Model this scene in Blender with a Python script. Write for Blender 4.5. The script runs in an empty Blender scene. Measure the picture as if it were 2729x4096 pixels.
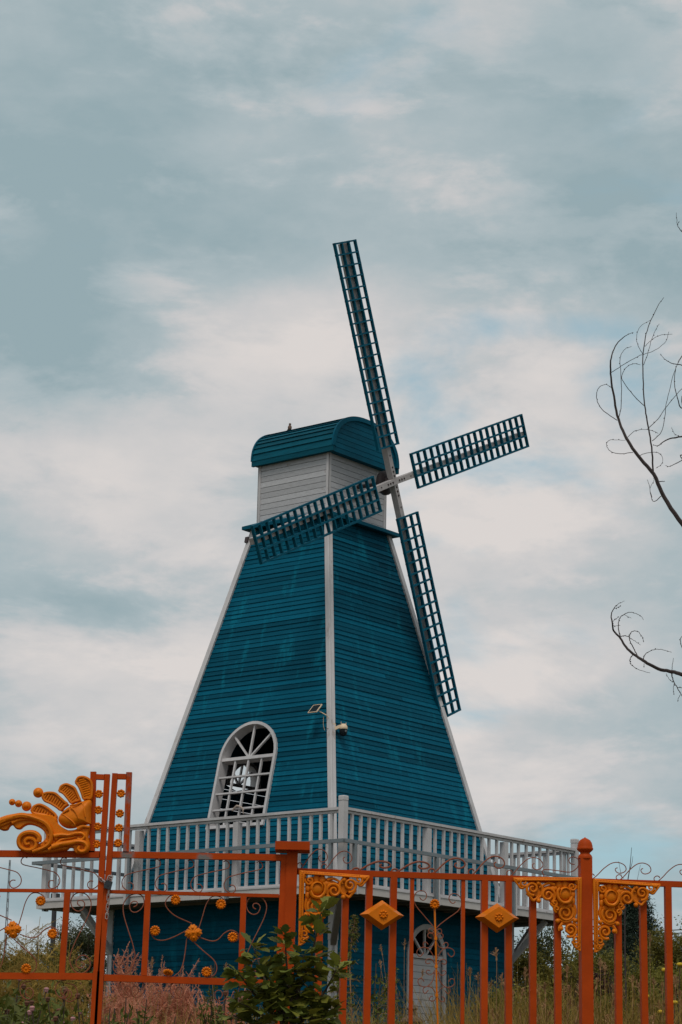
import bpy, bmesh, math, random
import numpy as np
from mathutils import Vector, Matrix

# ------------------------------------------------------------------ camera, sky, sun, exposure
W, H, F = 2729.0, 4096.0, 9200.0          # photograph size and focal length in its pixels
PITCH, ROLL = 0.257529, 0.019790
EYE = Vector((0.0, 0.0, 1.6))
C = bpy.context.scene.collection
scene = bpy.context.scene

FW = Vector((0, math.cos(PITCH), math.sin(PITCH)))
_r, _u = Vector((1, 0, 0)), Vector((0, -math.sin(PITCH), math.cos(PITCH)))
RT = _r * math.cos(ROLL) + _u * math.sin(ROLL)
UP = -_r * math.sin(ROLL) + _u * math.cos(ROLL)

cam = bpy.data.cameras.new('camera')
cam.sensor_fit = 'VERTICAL'
cam.sensor_height = 36.0
cam.lens = F / H * 36.0
cam.clip_start, cam.clip_end = 0.1, 6000
cam_ob = bpy.data.objects.new('camera', cam)
C.objects.link(cam_ob)
cam_ob.matrix_world = Matrix(((RT.x, UP.x, -FW.x, EYE.x), (RT.y, UP.y, -FW.y, EYE.y),
                              (RT.z, UP.z, -FW.z, EYE.z), (0, 0, 0, 1)))
scene.camera = cam_ob

def ray(x, y):
    return FW + RT * ((x - W / 2) / F) - UP * ((y - H / 2) / F)

def at(x, y, Y):
    """point seen at photo pixel x, y that stands Y metres away"""
    d = ray(x, y)
    return EYE + d * (Y / d.y)

SUN_EL, SUN_AZ = math.radians(60), math.radians(183)    # azimuth clockwise from +Y: behind the camera
S = Vector((math.sin(SUN_AZ) * math.cos(SUN_EL), math.cos(SUN_AZ) * math.cos(SUN_EL), math.sin(SUN_EL)))

world = bpy.data.worlds.new('World')
scene.world = world
world.use_nodes = True
wt = world.node_tree
wt.nodes.clear()
def wn(t, **k):
    n = wt.nodes.new(t)
    for a, b in k.items():
        setattr(n, a, b)
    return n
def wmath(op, a, b=None, c=None):
    n = wn('ShaderNodeMath', operation=op)
    for i, v in enumerate((a, b, c)):
        if v is None:
            continue
        if isinstance(v, (int, float)):
            n.inputs[i].default_value = v
        else:
            wt.links.new(v, n.inputs[i])
    return n.outputs[0]
sky = wn('ShaderNodeTexSky', sky_type='NISHITA')
sky.sun_disc = False
sky.sun_elevation, sky.sun_rotation = SUN_EL, SUN_AZ
tc = wn('ShaderNodeTexCoord')
def wnoise(scale, stretch, detail, rough, dist, loc=(0, 0, 0)):
    mp = wn('ShaderNodeMapping')
    mp.inputs['Scale'].default_value = stretch
    mp.inputs['Location'].default_value = loc
    wt.links.new(tc.outputs['Generated'], mp.inputs['Vector'])
    n = wn('ShaderNodeTexNoise')
    n.inputs['Scale'].default_value = scale
    n.inputs['Detail'].default_value = detail
    n.inputs['Roughness'].default_value = rough
    n.inputs['Distortion'].default_value = dist
    wt.links.new(mp.outputs[0], n.inputs['Vector'])
    return n.outputs['Fac']
n1 = wnoise(4.6, (1, 1, 1.6), 9, .54, .0, (3.1, .4, 1.7))
n2 = wnoise(13.0, (1, 1, 1.9), 9, .58, .15, (.3, 2.2, .9))
n3 = wnoise(38.0, (1, 1, 2.2), 6, .6, .0, (1.3, 5.2, 2.9))
val = wmath('ADD', wmath('MULTIPLY', wmath('SUBTRACT', n1, .5), 1.0), wmath('MULTIPLY', wmath('SUBTRACT', n2, .5), .55))
val = wmath('ADD', val, wmath('MULTIPLY', wmath('SUBTRACT', n3, .5), .22))
n4 = wnoise(8.0, (1, 1, 2.6), 10, .60, .25, (4.4, 1.9, .2))
edge = wn('ShaderNodeMapRange', interpolation_type='SMOOTHSTEP')          # layered sheets with firmer edges
edge.inputs['From Min'].default_value, edge.inputs['From Max'].default_value = .46, .60
edge.inputs['To Min'].default_value, edge.inputs['To Max'].default_value = -.07, .15
wt.links.new(n4, edge.inputs['Value'])
val = wmath('ADD', val, edge.outputs[0])
# soft cloud masses where the photograph shows them: direction, half width, half height, brightness
def mass(px, py, rx, rz, amp):
    d = ray(px, py).normalized()
    sub = wn('ShaderNodeVectorMath', operation='SUBTRACT')
    wt.links.new(tc.outputs['Generated'], sub.inputs[0])
    sub.inputs[1].default_value = d
    sc = wn('ShaderNodeVectorMath', operation='MULTIPLY')
    wt.links.new(sub.outputs[0], sc.inputs[0])
    sc.inputs[1].default_value = (F / rx, 1.0, F / rz)
    ln = wn('ShaderNodeVectorMath', operation='LENGTH')
    wt.links.new(sc.outputs[0], ln.inputs[0])
    mr = wn('ShaderNodeMapRange', interpolation_type='SMOOTHERSTEP')
    mr.inputs['From Min'].default_value, mr.inputs['From Max'].default_value = 1.0, 0.0
    mr.inputs['To Min'].default_value, mr.inputs['To Max'].default_value = 0.0, amp
    wt.links.new(ln.outputs['Value'], mr.inputs['Value'])
    return mr.outputs[0]
for m in [(1000, 1350, 1100, 420, .30), (2000, 1350, 1000, 450, .12), (500, 1950, 1300, 420, .22), (1900, 2000, 1100, 600, .28),
          (150, 1350, 900, 520, -.34), (250, 2450, 900, 180, -.16), (700, 2750, 1300, 330, .20), (2300, 2650, 900, 330, .16),
          (1500, 600, 1500, 420, .10), (2400, 950, 1100, 380, -.18), (500, 750, 900, 380, -.10), (1200, 150, 1700, 320, -.10),
          (1365, 350, 2300, 800, -.13), (2350, 150, 1000, 420, -.20), (1300, 330, 600, 160, -.10), (1500, 1000, 1600, 260, -.06), (900, 2250, 1400, 200, .12), (300, 2620, 700, 160, .14), (1365, 2700, 2600, 800, .10), (2250, 3100, 800, 260, .10), (300, 3000, 900, 260, .12), (2250, 3380, 800, 200, -.16), (250, 3600, 700, 260, -.05)]:
    val = wmath('ADD', val, mass(*m))
ramp = wn('ShaderNodeValToRGB')
wt.links.new(wmath('ADD', wmath('MULTIPLY', val, 1.15), .49), ramp.inputs['Fac'])
e = ramp.color_ramp.elements
e[0].position, e[0].color = .12, (.300, .400, .435, 1)
e[1].position, e[1].color = .95, (.70, .66, .64, 1)
k = ramp.color_ramp.elements.new(.40); k.color = (.405, .480, .508, 1)
k = ramp.color_ramp.elements.new(.66); k.color = (.575, .575, .58, 1)
# thin places where the blue above shows
cover = wmath('ADD', wnoise(6.5, (1, 1, 2.5), 7, .55, .4, (7.3, 1.1, 5.2)), 0.0)
for m in [(2250, 1300, 800, 150, -.20), (2560, 1500, 480, 330, -.20), (2420, 3330, 700, 260, -.24), (700, 3200, 600, 120, -.05)]:
    cover = wmath('ADD', cover, mass(*m))
cmap = wn('ShaderNodeMapRange', interpolation_type='SMOOTHSTEP')
cmap.inputs['From Min'].default_value, cmap.inputs['From Max'].default_value = .20, .44
wt.links.new(cover, cmap.inputs['Value'])
gain = wn('ShaderNodeVectorMath', operation='SCALE')
gain.inputs['Scale'].default_value = 10.0
wt.links.new(ramp.outputs[0], gain.inputs[0])
tint = wn('ShaderNodeMix', data_type='RGBA', blend_type='MIX')
tint.inputs['Factor'].default_value = .62
wt.links.new(sky.outputs[0], tint.inputs['A'])
tint.inputs['B'].default_value = (3.4, 5.7, 6.3, 1)
mix = wn('ShaderNodeMix', data_type='RGBA')
wt.links.new(cmap.outputs[0], mix.inputs['Factor'])
wt.links.new(tint.outputs['Result'], mix.inputs['A'])
wt.links.new(gain.outputs[0], mix.inputs['B'])
bg = wn('ShaderNodeBackground')
bg.inputs['Strength'].default_value = 0.1
wt.links.new(mix.outputs['Result'], bg.inputs['Color'])
wo = wn('ShaderNodeOutputWorld')
wt.links.new(bg.outputs[0], wo.inputs['Surface'])

sun = bpy.data.lights.new('sun', 'SUN')
sun.energy, sun.angle, sun.color = 1.5, math.radians(22), (1.0, .94, .86)
sun_ob = bpy.data.objects.new('sun', sun)
C.objects.link(sun_ob)
sun_ob.location = (0, -20, 40)
sun_ob.rotation_euler = S.to_track_quat('Z', 'Y').to_euler()

vs = scene.view_settings
vs.view_transform, vs.look, vs.exposure, vs.gamma = 'Standard', 'None', 0.0, 1.0
vs.use_curve_mapping = False

# ------------------------------------------------------------------ materials
def mat(name, col, rough=.6, var=.25, scale=6.0, stretch=(1, 1, 1), bump=.15, rnd=0.0, metal=0.0, stain=None, stain_at=.62,
        stain_scale=2.5, stain_stretch=(1, 1, 1), spec=.3, trans=0.0, alt=None, soft=.09):
    """painted / weathered surface: grain noise, object-to-object difference, stains with a shape of their own"""
    m = bpy.data.materials.new(name)
    m.use_nodes = True
    t = m.node_tree
    b = t.nodes['Principled BSDF']
    b.inputs['Roughness'].default_value = rough
    b.inputs['Metallic'].default_value = metal
    b.inputs['Specular IOR Level'].default_value = spec
    co = t.nodes.new('ShaderNodeTexCoord')
    def noise(sc, st, det=6, ro=.6):
        mp = t.nodes.new('ShaderNodeMapping')
        mp.inputs['Scale'].default_value = st
        t.links.new(co.outputs['Object'], mp.inputs['Vector'])
        n = t.nodes.new('ShaderNodeTexNoise')
        n.inputs['Scale'].default_value = sc
        n.inputs['Detail'].default_value = det
        n.inputs['Roughness'].default_value = ro
        t.links.new(mp.outputs[0], n.inputs['Vector'])
        return n.outputs['Fac']
    def mth(op, a, bb):
        n = t.nodes.new('ShaderNodeMath'); n.operation = op
        for i, v in enumerate((a, bb)):
            if isinstance(v, (int, float)): n.inputs[i].default_value = v
            else: t.links.new(v, n.inputs[i])
        return n.outputs[0]
    g = noise(scale, stretch)
    f = mth('ADD', mth('MULTIPLY', mth('SUBTRACT', g, .5), var * 4), 1.0)
    oi = t.nodes.new('ShaderNodeObjectInfo')
    if rnd:
        f = mth('MULTIPLY', f, mth('ADD', mth('MULTIPLY', mth('SUBTRACT', oi.outputs['Random'], .5), 2 * rnd), 1.0))
    f = mth('MAXIMUM', f, .15)
    base = t.nodes.new('ShaderNodeVectorMath'); base.operation = 'SCALE'
    base.inputs[0].default_value = col
    t.links.new(f, base.inputs['Scale'])
    out = base.outputs[0]
    if alt is not None:                                  # a second tone that whole objects lean towards
        mx = t.nodes.new('ShaderNodeMix'); mx.data_type = 'RGBA'
        al = t.nodes.new('ShaderNodeVectorMath'); al.operation = 'SCALE'
        al.inputs[0].default_value = alt
        t.links.new(f, al.inputs['Scale'])
        fr = mth('FRACT', mth('MULTIPLY', oi.outputs['Random'], 17.31), 0)
        t.links.new(mth('MULTIPLY', fr, noise(scale * .37, (1, 1, 1), 3)), mx.inputs['Factor'])
        t.links.new(out, mx.inputs['A']); t.links.new(al.outputs[0], mx.inputs['B'])
        out = mx.outputs['Result']
    if stain is not None:
        s = noise(stain_scale, stain_stretch, 8, .65)
        mr = t.nodes.new('ShaderNodeMapRange')
        mr.inputs['From Min'].default_value, mr.inputs['From Max'].default_value = stain_at, stain_at + soft
        t.links.new(s, mr.inputs['Value'])
        mx = t.nodes.new('ShaderNodeMix'); mx.data_type = 'RGBA'
        t.links.new(mr.outputs[0], mx.inputs['Factor'])
        t.links.new(out, mx.inputs['A'])
        mx.inputs['B'].default_value = (*stain, 1)
        out = mx.outputs['Result']
    t.links.new(out, b.inputs['Base Color'])
    if trans:
        tr = t.nodes.new('ShaderNodeBsdfTranslucent')
        t.links.new(out, tr.inputs['Color'])
        ms = t.nodes.new('ShaderNodeMixShader')
        ms.inputs[0].default_value = trans
        t.links.new(b.outputs[0], ms.inputs[1]); t.links.new(tr.outputs[0], ms.inputs[2])
        t.links.new(ms.outputs[0], t.nodes['Material Output'].inputs['Surface'])
    if bump:
        bp = t.nodes.new('ShaderNodeBump')
        bp.inputs['Strength'].default_value = bump
        bp.inputs['Distance'].default_value = .01
        t.links.new(noise(scale * 3, stretch, 8, .7), bp.inputs['Height'])
        t.links.new(bp.outputs[0], b.inputs['Normal'])
    return m

TEAL = (.0010, .078, .130)
M = dict(
    teal_l=mat('teal_board_paint', TEAL, .7, .20, 3.0, (6, 1, 14), .3, .30, spec=.06, stain=(.003, .185, .270), stain_at=.55, stain_scale=1.7, stain_stretch=(2.2, 2.2, .55), soft=.26),
    teal=mat('teal_trim_paint', (.001, .086, .140), .6, .15, 5, (1, 1, 1), .15, .12, spec=.08),
    roof=mat('roof_board_paint', (.0015, .072, .108), .6, .25, 4, (1, 1, 6), .3, .25, spec=.08),
    white=mat('white_board_paint', (.45, .445, .46), .6, .12, 4, (3, 3, 12), .2, .10, stain=(.30, .24, .21), stain_at=.63, stain_scale=5, stain_stretch=(1, 1, 1.5)),
    trim=mat('white_trim_paint', (.52, .498, .502), .6, .12, 5, (1, 1, .3), .2, .09, stain=(.30, .23, .20), stain_at=.60, stain_scale=5.5, stain_stretch=(1, 1, .4), soft=.14),
    fascia=mat('white_fascia_paint', (.50, .465, .44), .6, .10, 5, (1, 1, 1), .2, .06, stain=(.24, .14, .09), stain_at=.655, stain_scale=2.6, stain_stretch=(1, 1, 1)),
    spar=mat('grey_white_spar_paint', (.40, .365, .36), .6, .15, 6, (1, 1, 1), .2, .05, stain=(.18, .13, .12), stain_at=.66, stain_scale=5),
    dark=mat('dark_inside_timber', (.10, .085, .075), .8, .3, 4, (1, 1, 8), .3, .1),
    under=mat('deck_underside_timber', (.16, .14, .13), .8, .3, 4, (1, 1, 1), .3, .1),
    grey=mat('galvanised_tube', (.20, .225, .24), .45, .18, 7, (1, 1, 1), .1, .05, metal=.35),
    iron=mat('dark_iron', (.05, .035, .035), .55, .3, 8, (1, 1, 1), .2),
    rust=mat('orange_gate_paint', (.41, .052, .005), .5, .14, 9, (1, 1, 1), .12, .07, stain=(.42, .12, .012), stain_at=.70, stain_scale=7, spec=.08),
    flake=mat('orange_flaking_paint', (.41, .052, .005), .5, .14, 9, (1, 1, 1), .3, .05, spec=.08, stain=(.17, .18, .19), stain_at=.47, stain_scale=4.5, stain_stretch=(1, 1, .45)),
    chip=mat('orange_chipped_paint', (.41, .052, .005), .5, .14, 9, (1, 1, 1), .3, .05, spec=.08, stain=(.17, .16, .15), stain_at=.60, stain_scale=4.5),
    wire=mat('rusted_wire_paint', (.24, .065, .03), .5, .25, 14, (1, 1, 1), .2, .1),
    gold=mat('gold_ornament_paint', (.66, .165, .004), .45, .16, 10, (1, 1, 1), .2, .06, metal=.05, spec=.15, stain=(.36, .080, .003), stain_at=.60, stain_scale=9, soft=.15),
    chain=mat('steel_chain', (.42, .36, .34), .4, .3, 20, (1, 1, 1), .1, metal=.6),
    lock=mat('black_padlock', (.03, .035, .04), .45, .2, 20, (1, 1, 1), .1),
    cream=mat('cream_plastic', (.72, .55, .38), .45, .06, 20, (1, 1, 1), .05),
    panel=mat('solar_cell', (.008, .016, .022), .6, .1, 20, (1, 1, 1), 0, spec=.1),
    lens=mat('camera_black', (.010, .014, .018), .4, .1, 20, (1, 1, 1), 0, spec=.12),
    feather=mat('brown_feather', (.16, .10, .075), .8, .5, 60, (1, 1, 1), .1),
    rag=mat('faded_cloth', (.45, .36, .30), .9, .3, 20, (1, 1, 1), .1),
    lampmetal=mat('weathered_lamp_metal', (.13, .085, .065), .6, .4, 12, (1, 1, 1), .3, stain=(.06, .04, .03), stain_at=.5, stain_scale=18),
    lampglass=mat('frosted_lamp_glass', (.34, .35, .36), .5, .15, 5, (1, 1, 1), 0, spec=.5),
    bark=mat('dark_bark', (.055, .042, .040), .9, .3, 30, (1, 1, 1), .4),
    barkg=mat('shrub_bark', (.07, .05, .035), .9, .3, 30, (1, 1, 1), .4),
    pole=mat('dark_pole', (.05, .05, .055), .8, .3, 6, (1, 1, .3), .2),
    mast=mat('far_mast_grey', (.22, .24, .26), .7, .1, 3, (1, 1, 1), 0),
    leaf=mat('sapling_leaf', (.11, .145, .030), .55, .18, 14, (1, 1, 1), .1, .40, trans=.3, alt=(.26, .20, .015)),
    conifer=mat('conifer_needles', (.024, .040, .026), .7, .3, 1.5, (1, 1, 1), 0, .15, trans=.15),
    bush=mat('bush_leaves', (.15, .138, .022), .65, .35, 1.3, (1, 1, 1), 0, .25, trans=.3, alt=(.22, .155, .022)),
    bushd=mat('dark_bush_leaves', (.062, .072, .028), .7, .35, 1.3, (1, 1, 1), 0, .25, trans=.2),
    maroon=mat('maroon_leaves', (.060, .022, .022), .7, .35, 1.3, (1, 1, 1), 0, .2, trans=.2),
    yel=mat('feathery_yellow_grass', (.36, .24, .055), .8, .3, 3, (1, 1, 1), 0, .2, trans=.3),
    pink=mat('pink_seed_plumes', (.66, .29, .18), .85, .25, 2, (1, 1, 1), 0, .12, trans=.3),
    tan=mat('tan_seed_stalks', (.36, .20, .10), .8, .3, 3, (1, 1, 1), 0, .25, trans=.2),
    green=mat('weed_leaves', (.105, .118, .019), .6, .4, 2, (1, 1, 1), 0, .3, trans=.25),
    grass=mat('meadow_grass', (.26, .17, .035), .75, .45, .8, (1, 1, 1), 0, .1, trans=.25),
    petal=mat('pink_thistle_head', (.45, .22, .22), .8, .3, 40, (1, 1, 1), 0, .1),
    seed=mat('brown_thistle_head', (.13, .055, .03), .8, .3, 40, (1, 1, 1), 0, .1),
    yellow=mat('yellow_petals', (.55, .36, .02), .7, .2, 40, (1, 1, 1), 0, .1),
    soil=mat('meadow_soil', (.085, .07, .035), .95, .4, 1.2, (1, 1, 1), .4, stain=(.05, .07, .025), stain_at=.5, stain_scale=.6),
)

# ------------------------------------------------------------------ mesh builder
class MB:
    def __init__(s):
        s.v, s.f = [], []
    def add(s, vs, fs):
        o = len(s.v)
        s.v += [tuple(p) for p in vs]
        s.f += [tuple(o + i for i in f) for f in fs]
        return s
    def hexa(s, p):                       # p[0:4] one face in order, p[4:8] the opposite one
        return s.add(p, [(0, 1, 2, 3), (4, 7, 6, 5), (0, 4, 5, 1), (1, 5, 6, 2), (2, 6, 7, 3), (3, 7, 4, 0)])
    def box(s, x0, x1, y0, y1, z0, z1):
        return s.hexa([(x0, y0, z0), (x1, y0, z0), (x1, y1, z0), (x0, y1, z0), (x0, y0, z1), (x1, y0, z1), (x1, y1, z1), (x0, y1, z1)])
    def beam(s, A, B, w, d, n):           # w across, d along n
        A, B, n = Vector(A), Vector(B), Vector(n)
        t = (B - A).normalized()
        n = (n - t * n.dot(t)).normalized()
        c = t.cross(n)
        q = [(-1, -1), (1, -1), (1, 1), (-1, 1)]
        return s.hexa([P + c * (a * w / 2) + n * (b * d / 2) for P in (A, B) for a, b in q])
    def tube(s, pts, r, seg=6, r1=None, cap=True):
        pts = [Vector(p) for p in pts]
        n = len(pts)
        o = len(s.v)
        t0 = (pts[1] - pts[0]).normalized()
        ref = t0.orthogonal().normalized()
        for i, p in enumerate(pts):
            t = (pts[min(i + 1, n - 1)] - pts[max(i - 1, 0)])
            t = t.normalized() if t.length > 1e-9 else t0
            ref = (ref - t * ref.dot(t))
            ref = ref.normalized() if ref.length > 1e-6 else t.orthogonal().normalized()
            b = t.cross(ref)
            rr = r if r1 is None else r + (r1 - r) * i / (n - 1)
            for k in range(seg):
                a = 2 * math.pi * k / seg
                s.v.append(tuple(p + ref * (math.cos(a) * rr) + b * (math.sin(a) * rr)))
        for i in range(n - 1):
            for k in range(seg):
                a, b = o + i * seg + k, o + i * seg + (k + 1) % seg
                s.f.append((a, b, b + seg, a + seg))
        if cap:
            s.f.append(tuple(o + k for k in range(seg))[::-1])
            s.f.append(tuple(o + (n - 1) * seg + k for k in range(seg)))
        return s
    def lathe(s, c, prof, seg=16, ax=(0, 0, 1)):
        c, ax = Vector(c), Vector(ax).normalized()
        u = ax.orthogonal().normalized()
        if abs(ax.z) > .99: u = Vector((1, 0, 0))
        w = ax.cross(u)
        o = len(s.v)
        for r, z in prof:
            for k in range(seg):
                a = 2 * math.pi * (k + .5) / seg
                s.v.append(tuple(c + ax * z + (u * math.cos(a) + w * math.sin(a)) * max(r, 1e-4)))
        for i in range(len(prof) - 1):
            for k in range(seg):
                a, b = o + i * seg + k, o + i * seg + (k + 1) % seg
                s.f.append((a, b, b + seg, a + seg))
        s.f.append(tuple(o + k for k in range(seg))[::-1])
        s.f.append(tuple(o + (len(prof) - 1) * seg + k for k in range(seg)))
        return s
    def ball(s, c, r, seg=10, rings=6, sc=(1, 1, 1)):
        c = Vector(c)
        o = len(s.v)
        for i in range(rings + 1):
            th = math.pi * i / rings
            for k in range(seg):
                a = 2 * math.pi * k / seg
                rr = max(math.sin(th), .002)
                s.v.append((c.x + r * sc[0] * rr * math.cos(a), c.y + r * sc[1] * rr * math.sin(a), c.z + r * sc[2] * math.cos(th)))
        for i in range(rings):
            for k in range(seg):
                a, b = o + i * seg + k, o + i * seg + (k + 1) % seg
                s.f.append((a, a + seg, b + seg, b))
        return s
    def prism(s, front, vec):             # polygon swept along vec
        n = len(front)
        vec = Vector(vec)
        vs = [Vector(p) for p in front] + [Vector(p) + vec for p in front]
        return s.add(vs, [tuple(range(n)), tuple(range(2 * n - 1, n - 1, -1))] + [(i, i + n, (i + 1) % n + n, (i + 1) % n) for i in range(n)])
    def mesh(s, name, m, smooth=False, fix=True):
        me = bpy.data.meshes.new(name)
        me.from_pydata(s.v, [], s.f)
        if fix:
            bm = bmesh.new(); bm.from_mesh(me)
            bmesh.ops.recalc_face_normals(bm, faces=bm.faces)
            bm.to_mesh(me); bm.free()
        if smooth:
            me.polygons.foreach_set('use_smooth', [True] * len(me.polygons))
            try: me.set_sharp_from_angle(angle=math.radians(45))
            except Exception: pass
        me.materials.append(M[m])
        return me
    def build(s, name, m, parent=None, smooth=False, fix=True):
        return link(name, s.mesh(name, m, smooth, fix), parent)

def link(name, me, parent=None, loc=None):
    o = bpy.data.objects.new(name, me)
    C.objects.link(o)
    if parent is not None: o.parent = parent
    if loc is not None: o.location = loc
    return o
def tag(o, label=None, cat=None, group=None, kind=None):
    for k_, v_ in (('label', label), ('category', cat), ('group', group), ('kind', kind)):
        if v_: o[k_] = v_
    return o
def thing(name, loc, label, cat, group=None, rz=0.0):
    o = bpy.data.objects.new(name, None)
    o.empty_display_size = .2
    C.objects.link(o)
    o.location, o.rotation_euler = loc, (0, 0, rz)
    return tag(o, label, cat, group)

def spline(pts, k=5):
    """smooth curve through 2-D or 3-D control points"""
    P = [Vector(p) for p in pts]
    P = [P[0] * 2 - P[1]] + P + [P[-1] * 2 - P[-2]]
    out = []
    for i in range(1, len(P) - 2):
        a, b, c, d = P[i - 1:i + 3]
        for j in range(k):
            t = j / k
            out.append(.5 * (2 * b + (c - a) * t + (2 * a - 5 * b + 4 * c - d) * t * t + (3 * b - a - 3 * c + d) * t ** 3))
    out.append(P[-2])
    return out

rng = random.Random(7)
nrg = np.random.default_rng(11)

# ------------------------------------------------------------------ ground
def smooth(a, b, t):
    t = min(1, max(0, (t - a) / (b - a)))
    return t * t * (3 - 2 * t)
def gz(x, y):
    z = 1.05 * smooth(1, 13, y) + 1.2 * smooth(13.5, 36, y) - 1.3 * smooth(62, 140, y)
    return z + .05 * math.sin(x * .9 + y * .4) * smooth(2, 8, abs(y)) + .06 * math.sin(x * .23 - y * .31)
xs = sorted(set([-2500, -900, -300, -120, -60] + list(np.arange(-36, 37, 1.5)) + [60, 120, 300, 900, 2500]))
ys = sorted(set([-900, -300, -100, -40, -15] + list(np.arange(-6, 66, 1.5)) + [75, 90, 110, 140, 200, 400, 1000, 3000]))
g = MB()
g.v = [(x, y, gz(x, y)) for y in ys for x in xs]
nx = len(xs)
g.f = [(j * nx + i, j * nx + i + 1, (j + 1) * nx + i + 1, (j + 1) * nx + i) for j in range(len(ys) - 1) for i in range(nx - 1)]
tag(g.build('ground', 'soil', smooth=True), kind='structure')

# ------------------------------------------------------------------ windmill (local x runs along the right face, local y along the left face)
PHI, TX, TY = .682419, -.340293, 39.5
ZB = .62                                   # height of its foot above the eye; heights below are above the eye
mill = thing('windmill', (TX, TY, EYE.z + ZB), 'tall teal wooden windmill with white cap, lattice sails and a railed balcony', 'windmill', rz=math.pi / 2 - PHI)
K = -.22539
def hw(z): return 2.0583 + K * (z - 4.5759)
def T(x, y, z): return Vector((x, y, z - ZB))
SL = 1 / math.sqrt(1 + K * K)
def face(k, s, z, o=0.0):
    """point on sloping face k (0 left, 1 right, 2 far right, 3 far left), s across, z up, o outwards"""
    h = hw(z) + o * SL
    zz = z - o * K * SL * 1.0
    return {0: T(-h, s, zz), 1: T(s, -h, zz), 2: T(h, s, zz), 3: T(s, h, zz)}[k]
def flat(k, s, z, o, h):
    h = h + o
    return {0: T(-h, s, z), 1: T(s, -h, z), 2: T(h, s, z), 3: T(s, h, z)}[k]

ZDECK, ZTOP, LOWH = 3.455, 10.02, 2.40
WC, WR, WZS, WZB = -.022, .578, 5.767, 4.62           # window: centre, inner half width, spring line, bottom
def win_half(z, r=WR, zb=WZB):
    if z <= zb or z >= WZS + r * .985: return None
    return r if z <= WZS else r * math.sqrt(max(0, 1 - ((z - WZS) / (r * .985)) ** 2))

def fan_half(z, c=5.65, r=.40):
    if z < c - .02 or z >= c + r: return None
    return math.sqrt(max(0, r * r - max(0, z - c) ** 2))

def board(fn, s0b, s1b, s0t, s1t, z0, z1, ob=.026, ot=.008, back=-.004):
    m = MB()
    m.hexa([fn(s0b, z0, back), fn(s1b, z0, back), fn(s1b, z0, ob), fn(s0b, z0, ob),
            fn(s0t, z1, back), fn(s1t, z1, back), fn(s1t, z1, ot), fn(s0t, z1, ot)])
    return m

# timber frame inside, then the lapped boards on it
fr = MB()
for k in range(4):
    for s_ in (-1, -.33, .33):
        a, b = face(k, s_ * (hw(ZDECK) - .1), ZDECK, -.09), face(k, s_ * (hw(ZTOP) - .08), ZTOP, -.09)
        if k in (0, 3) and abs(s_) < .5: continue
        fr.beam(a, b, .09, .09, (1, 0, 0) if k in (0, 2) else (0, 1, 0))
    for z in (4.0, 6.9, 8.4):
        fr.beam(face(k, -(hw(z) - .1), z, -.07), face(k, hw(z) - .1, z, -.07), .07, .07, (0, 0, 1))
frame = fr.build('wall_frame', 'dark', mill)
ceil = MB().box(-.85, .85, -.85, .85, 9.9 - ZB, 9.93 - ZB).build('inner_ceiling', 'dark', mill)

EXP = .0845
nb = int(round((ZTOP - ZDECK) / EXP))
step = (ZTOP - ZDECK) / nb
for k in (0, 1):
    for i in range(nb):
        z0 = ZDECK + i * step + rng.uniform(-.003, .003)
        z1 = z0 + step * 1.12
        fn = lambda s, z, o, k=k: face(k, s, z, o)
        e0, e1 = hw(z0) - .004, hw(z1) - .004
        ob = .022 + rng.uniform(-.004, .005)
        parts = [(-e0, e0, -e1, e1)]
        if k == 0:
            a, b = win_half(z0, WR + .022), win_half(z1, WR + .022)
            if a is not None or b is not None:
                a0 = WC - (a or 0.0), WC + (a or 0.0)
                b0 = WC - (b or 0.0), WC + (b or 0.0)
                if z0 <= WZB: a0 = b0
                parts = [(-e0, a0[0], -e1, b0[0]), (a0[1], e0, b0[1], e1)]
        elif rng.random() < .5:                       # two lengths butted together
            j = rng.uniform(-.6, .6) * e0
            parts = [(-e0, j - .002, -e1, j - .002), (j + .002, e0, j + .002, e1)]
        for (a, b, c, d) in parts:
            board(fn, a, b, c, d, z0, z1, ob).build('siding_board', 'teal_l', frame)
# the two walls turned away from the camera, joined
for k in (2, 3):
    m = MB()
    for i in range(nb):
        z0 = ZDECK + i * step
        z1 = z0 + step * 1.12
        if k == 3 and 4.55 < z0 < 5.60 and i % 2 == 0: z1 = z0 + step * .92     # light shows between these
        fn = lambda s, z, o, k=k: face(k, s, z, o)
        e0, e1 = hw(z0) - .004, hw(z1) - .004
        a, b = (fan_half(z0), fan_half(z1)) if k == 3 else (None, None)
        if a is None and b is None:
            segs = [(-e0, e0, -e1, e1)]
        else:
            a, b = a or 0, b or 0
            segs = [(-e0, .03 - a, -e1, .03 - b), (.03 + a, e0, .03 + b, e1)]
        for q in segs:
            t_ = board(fn, *q, z0, z1)
            m.add(t_.v, t_.f)
    tag(m.build('far_siding', 'teal_l', frame), kind='stuff')

# corner boards of the sloping body
for k in range(4):
    for sgn in (-1, 1):
        m = MB()
        w = .100
        pts = []
        for z in (ZDECK - .03, ZTOP - .02):
            e_ = hw(z) + .050
            pts += [face(k, sgn * e_, z, -.002), face(k, sgn * (e_ - w), z, -.002), face(k, sgn * (e_ - w), z, .050), face(k, sgn * e_, z, .050)]
        m.hexa(pts)
        m.build('corner_board', 'trim', mill)

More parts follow.
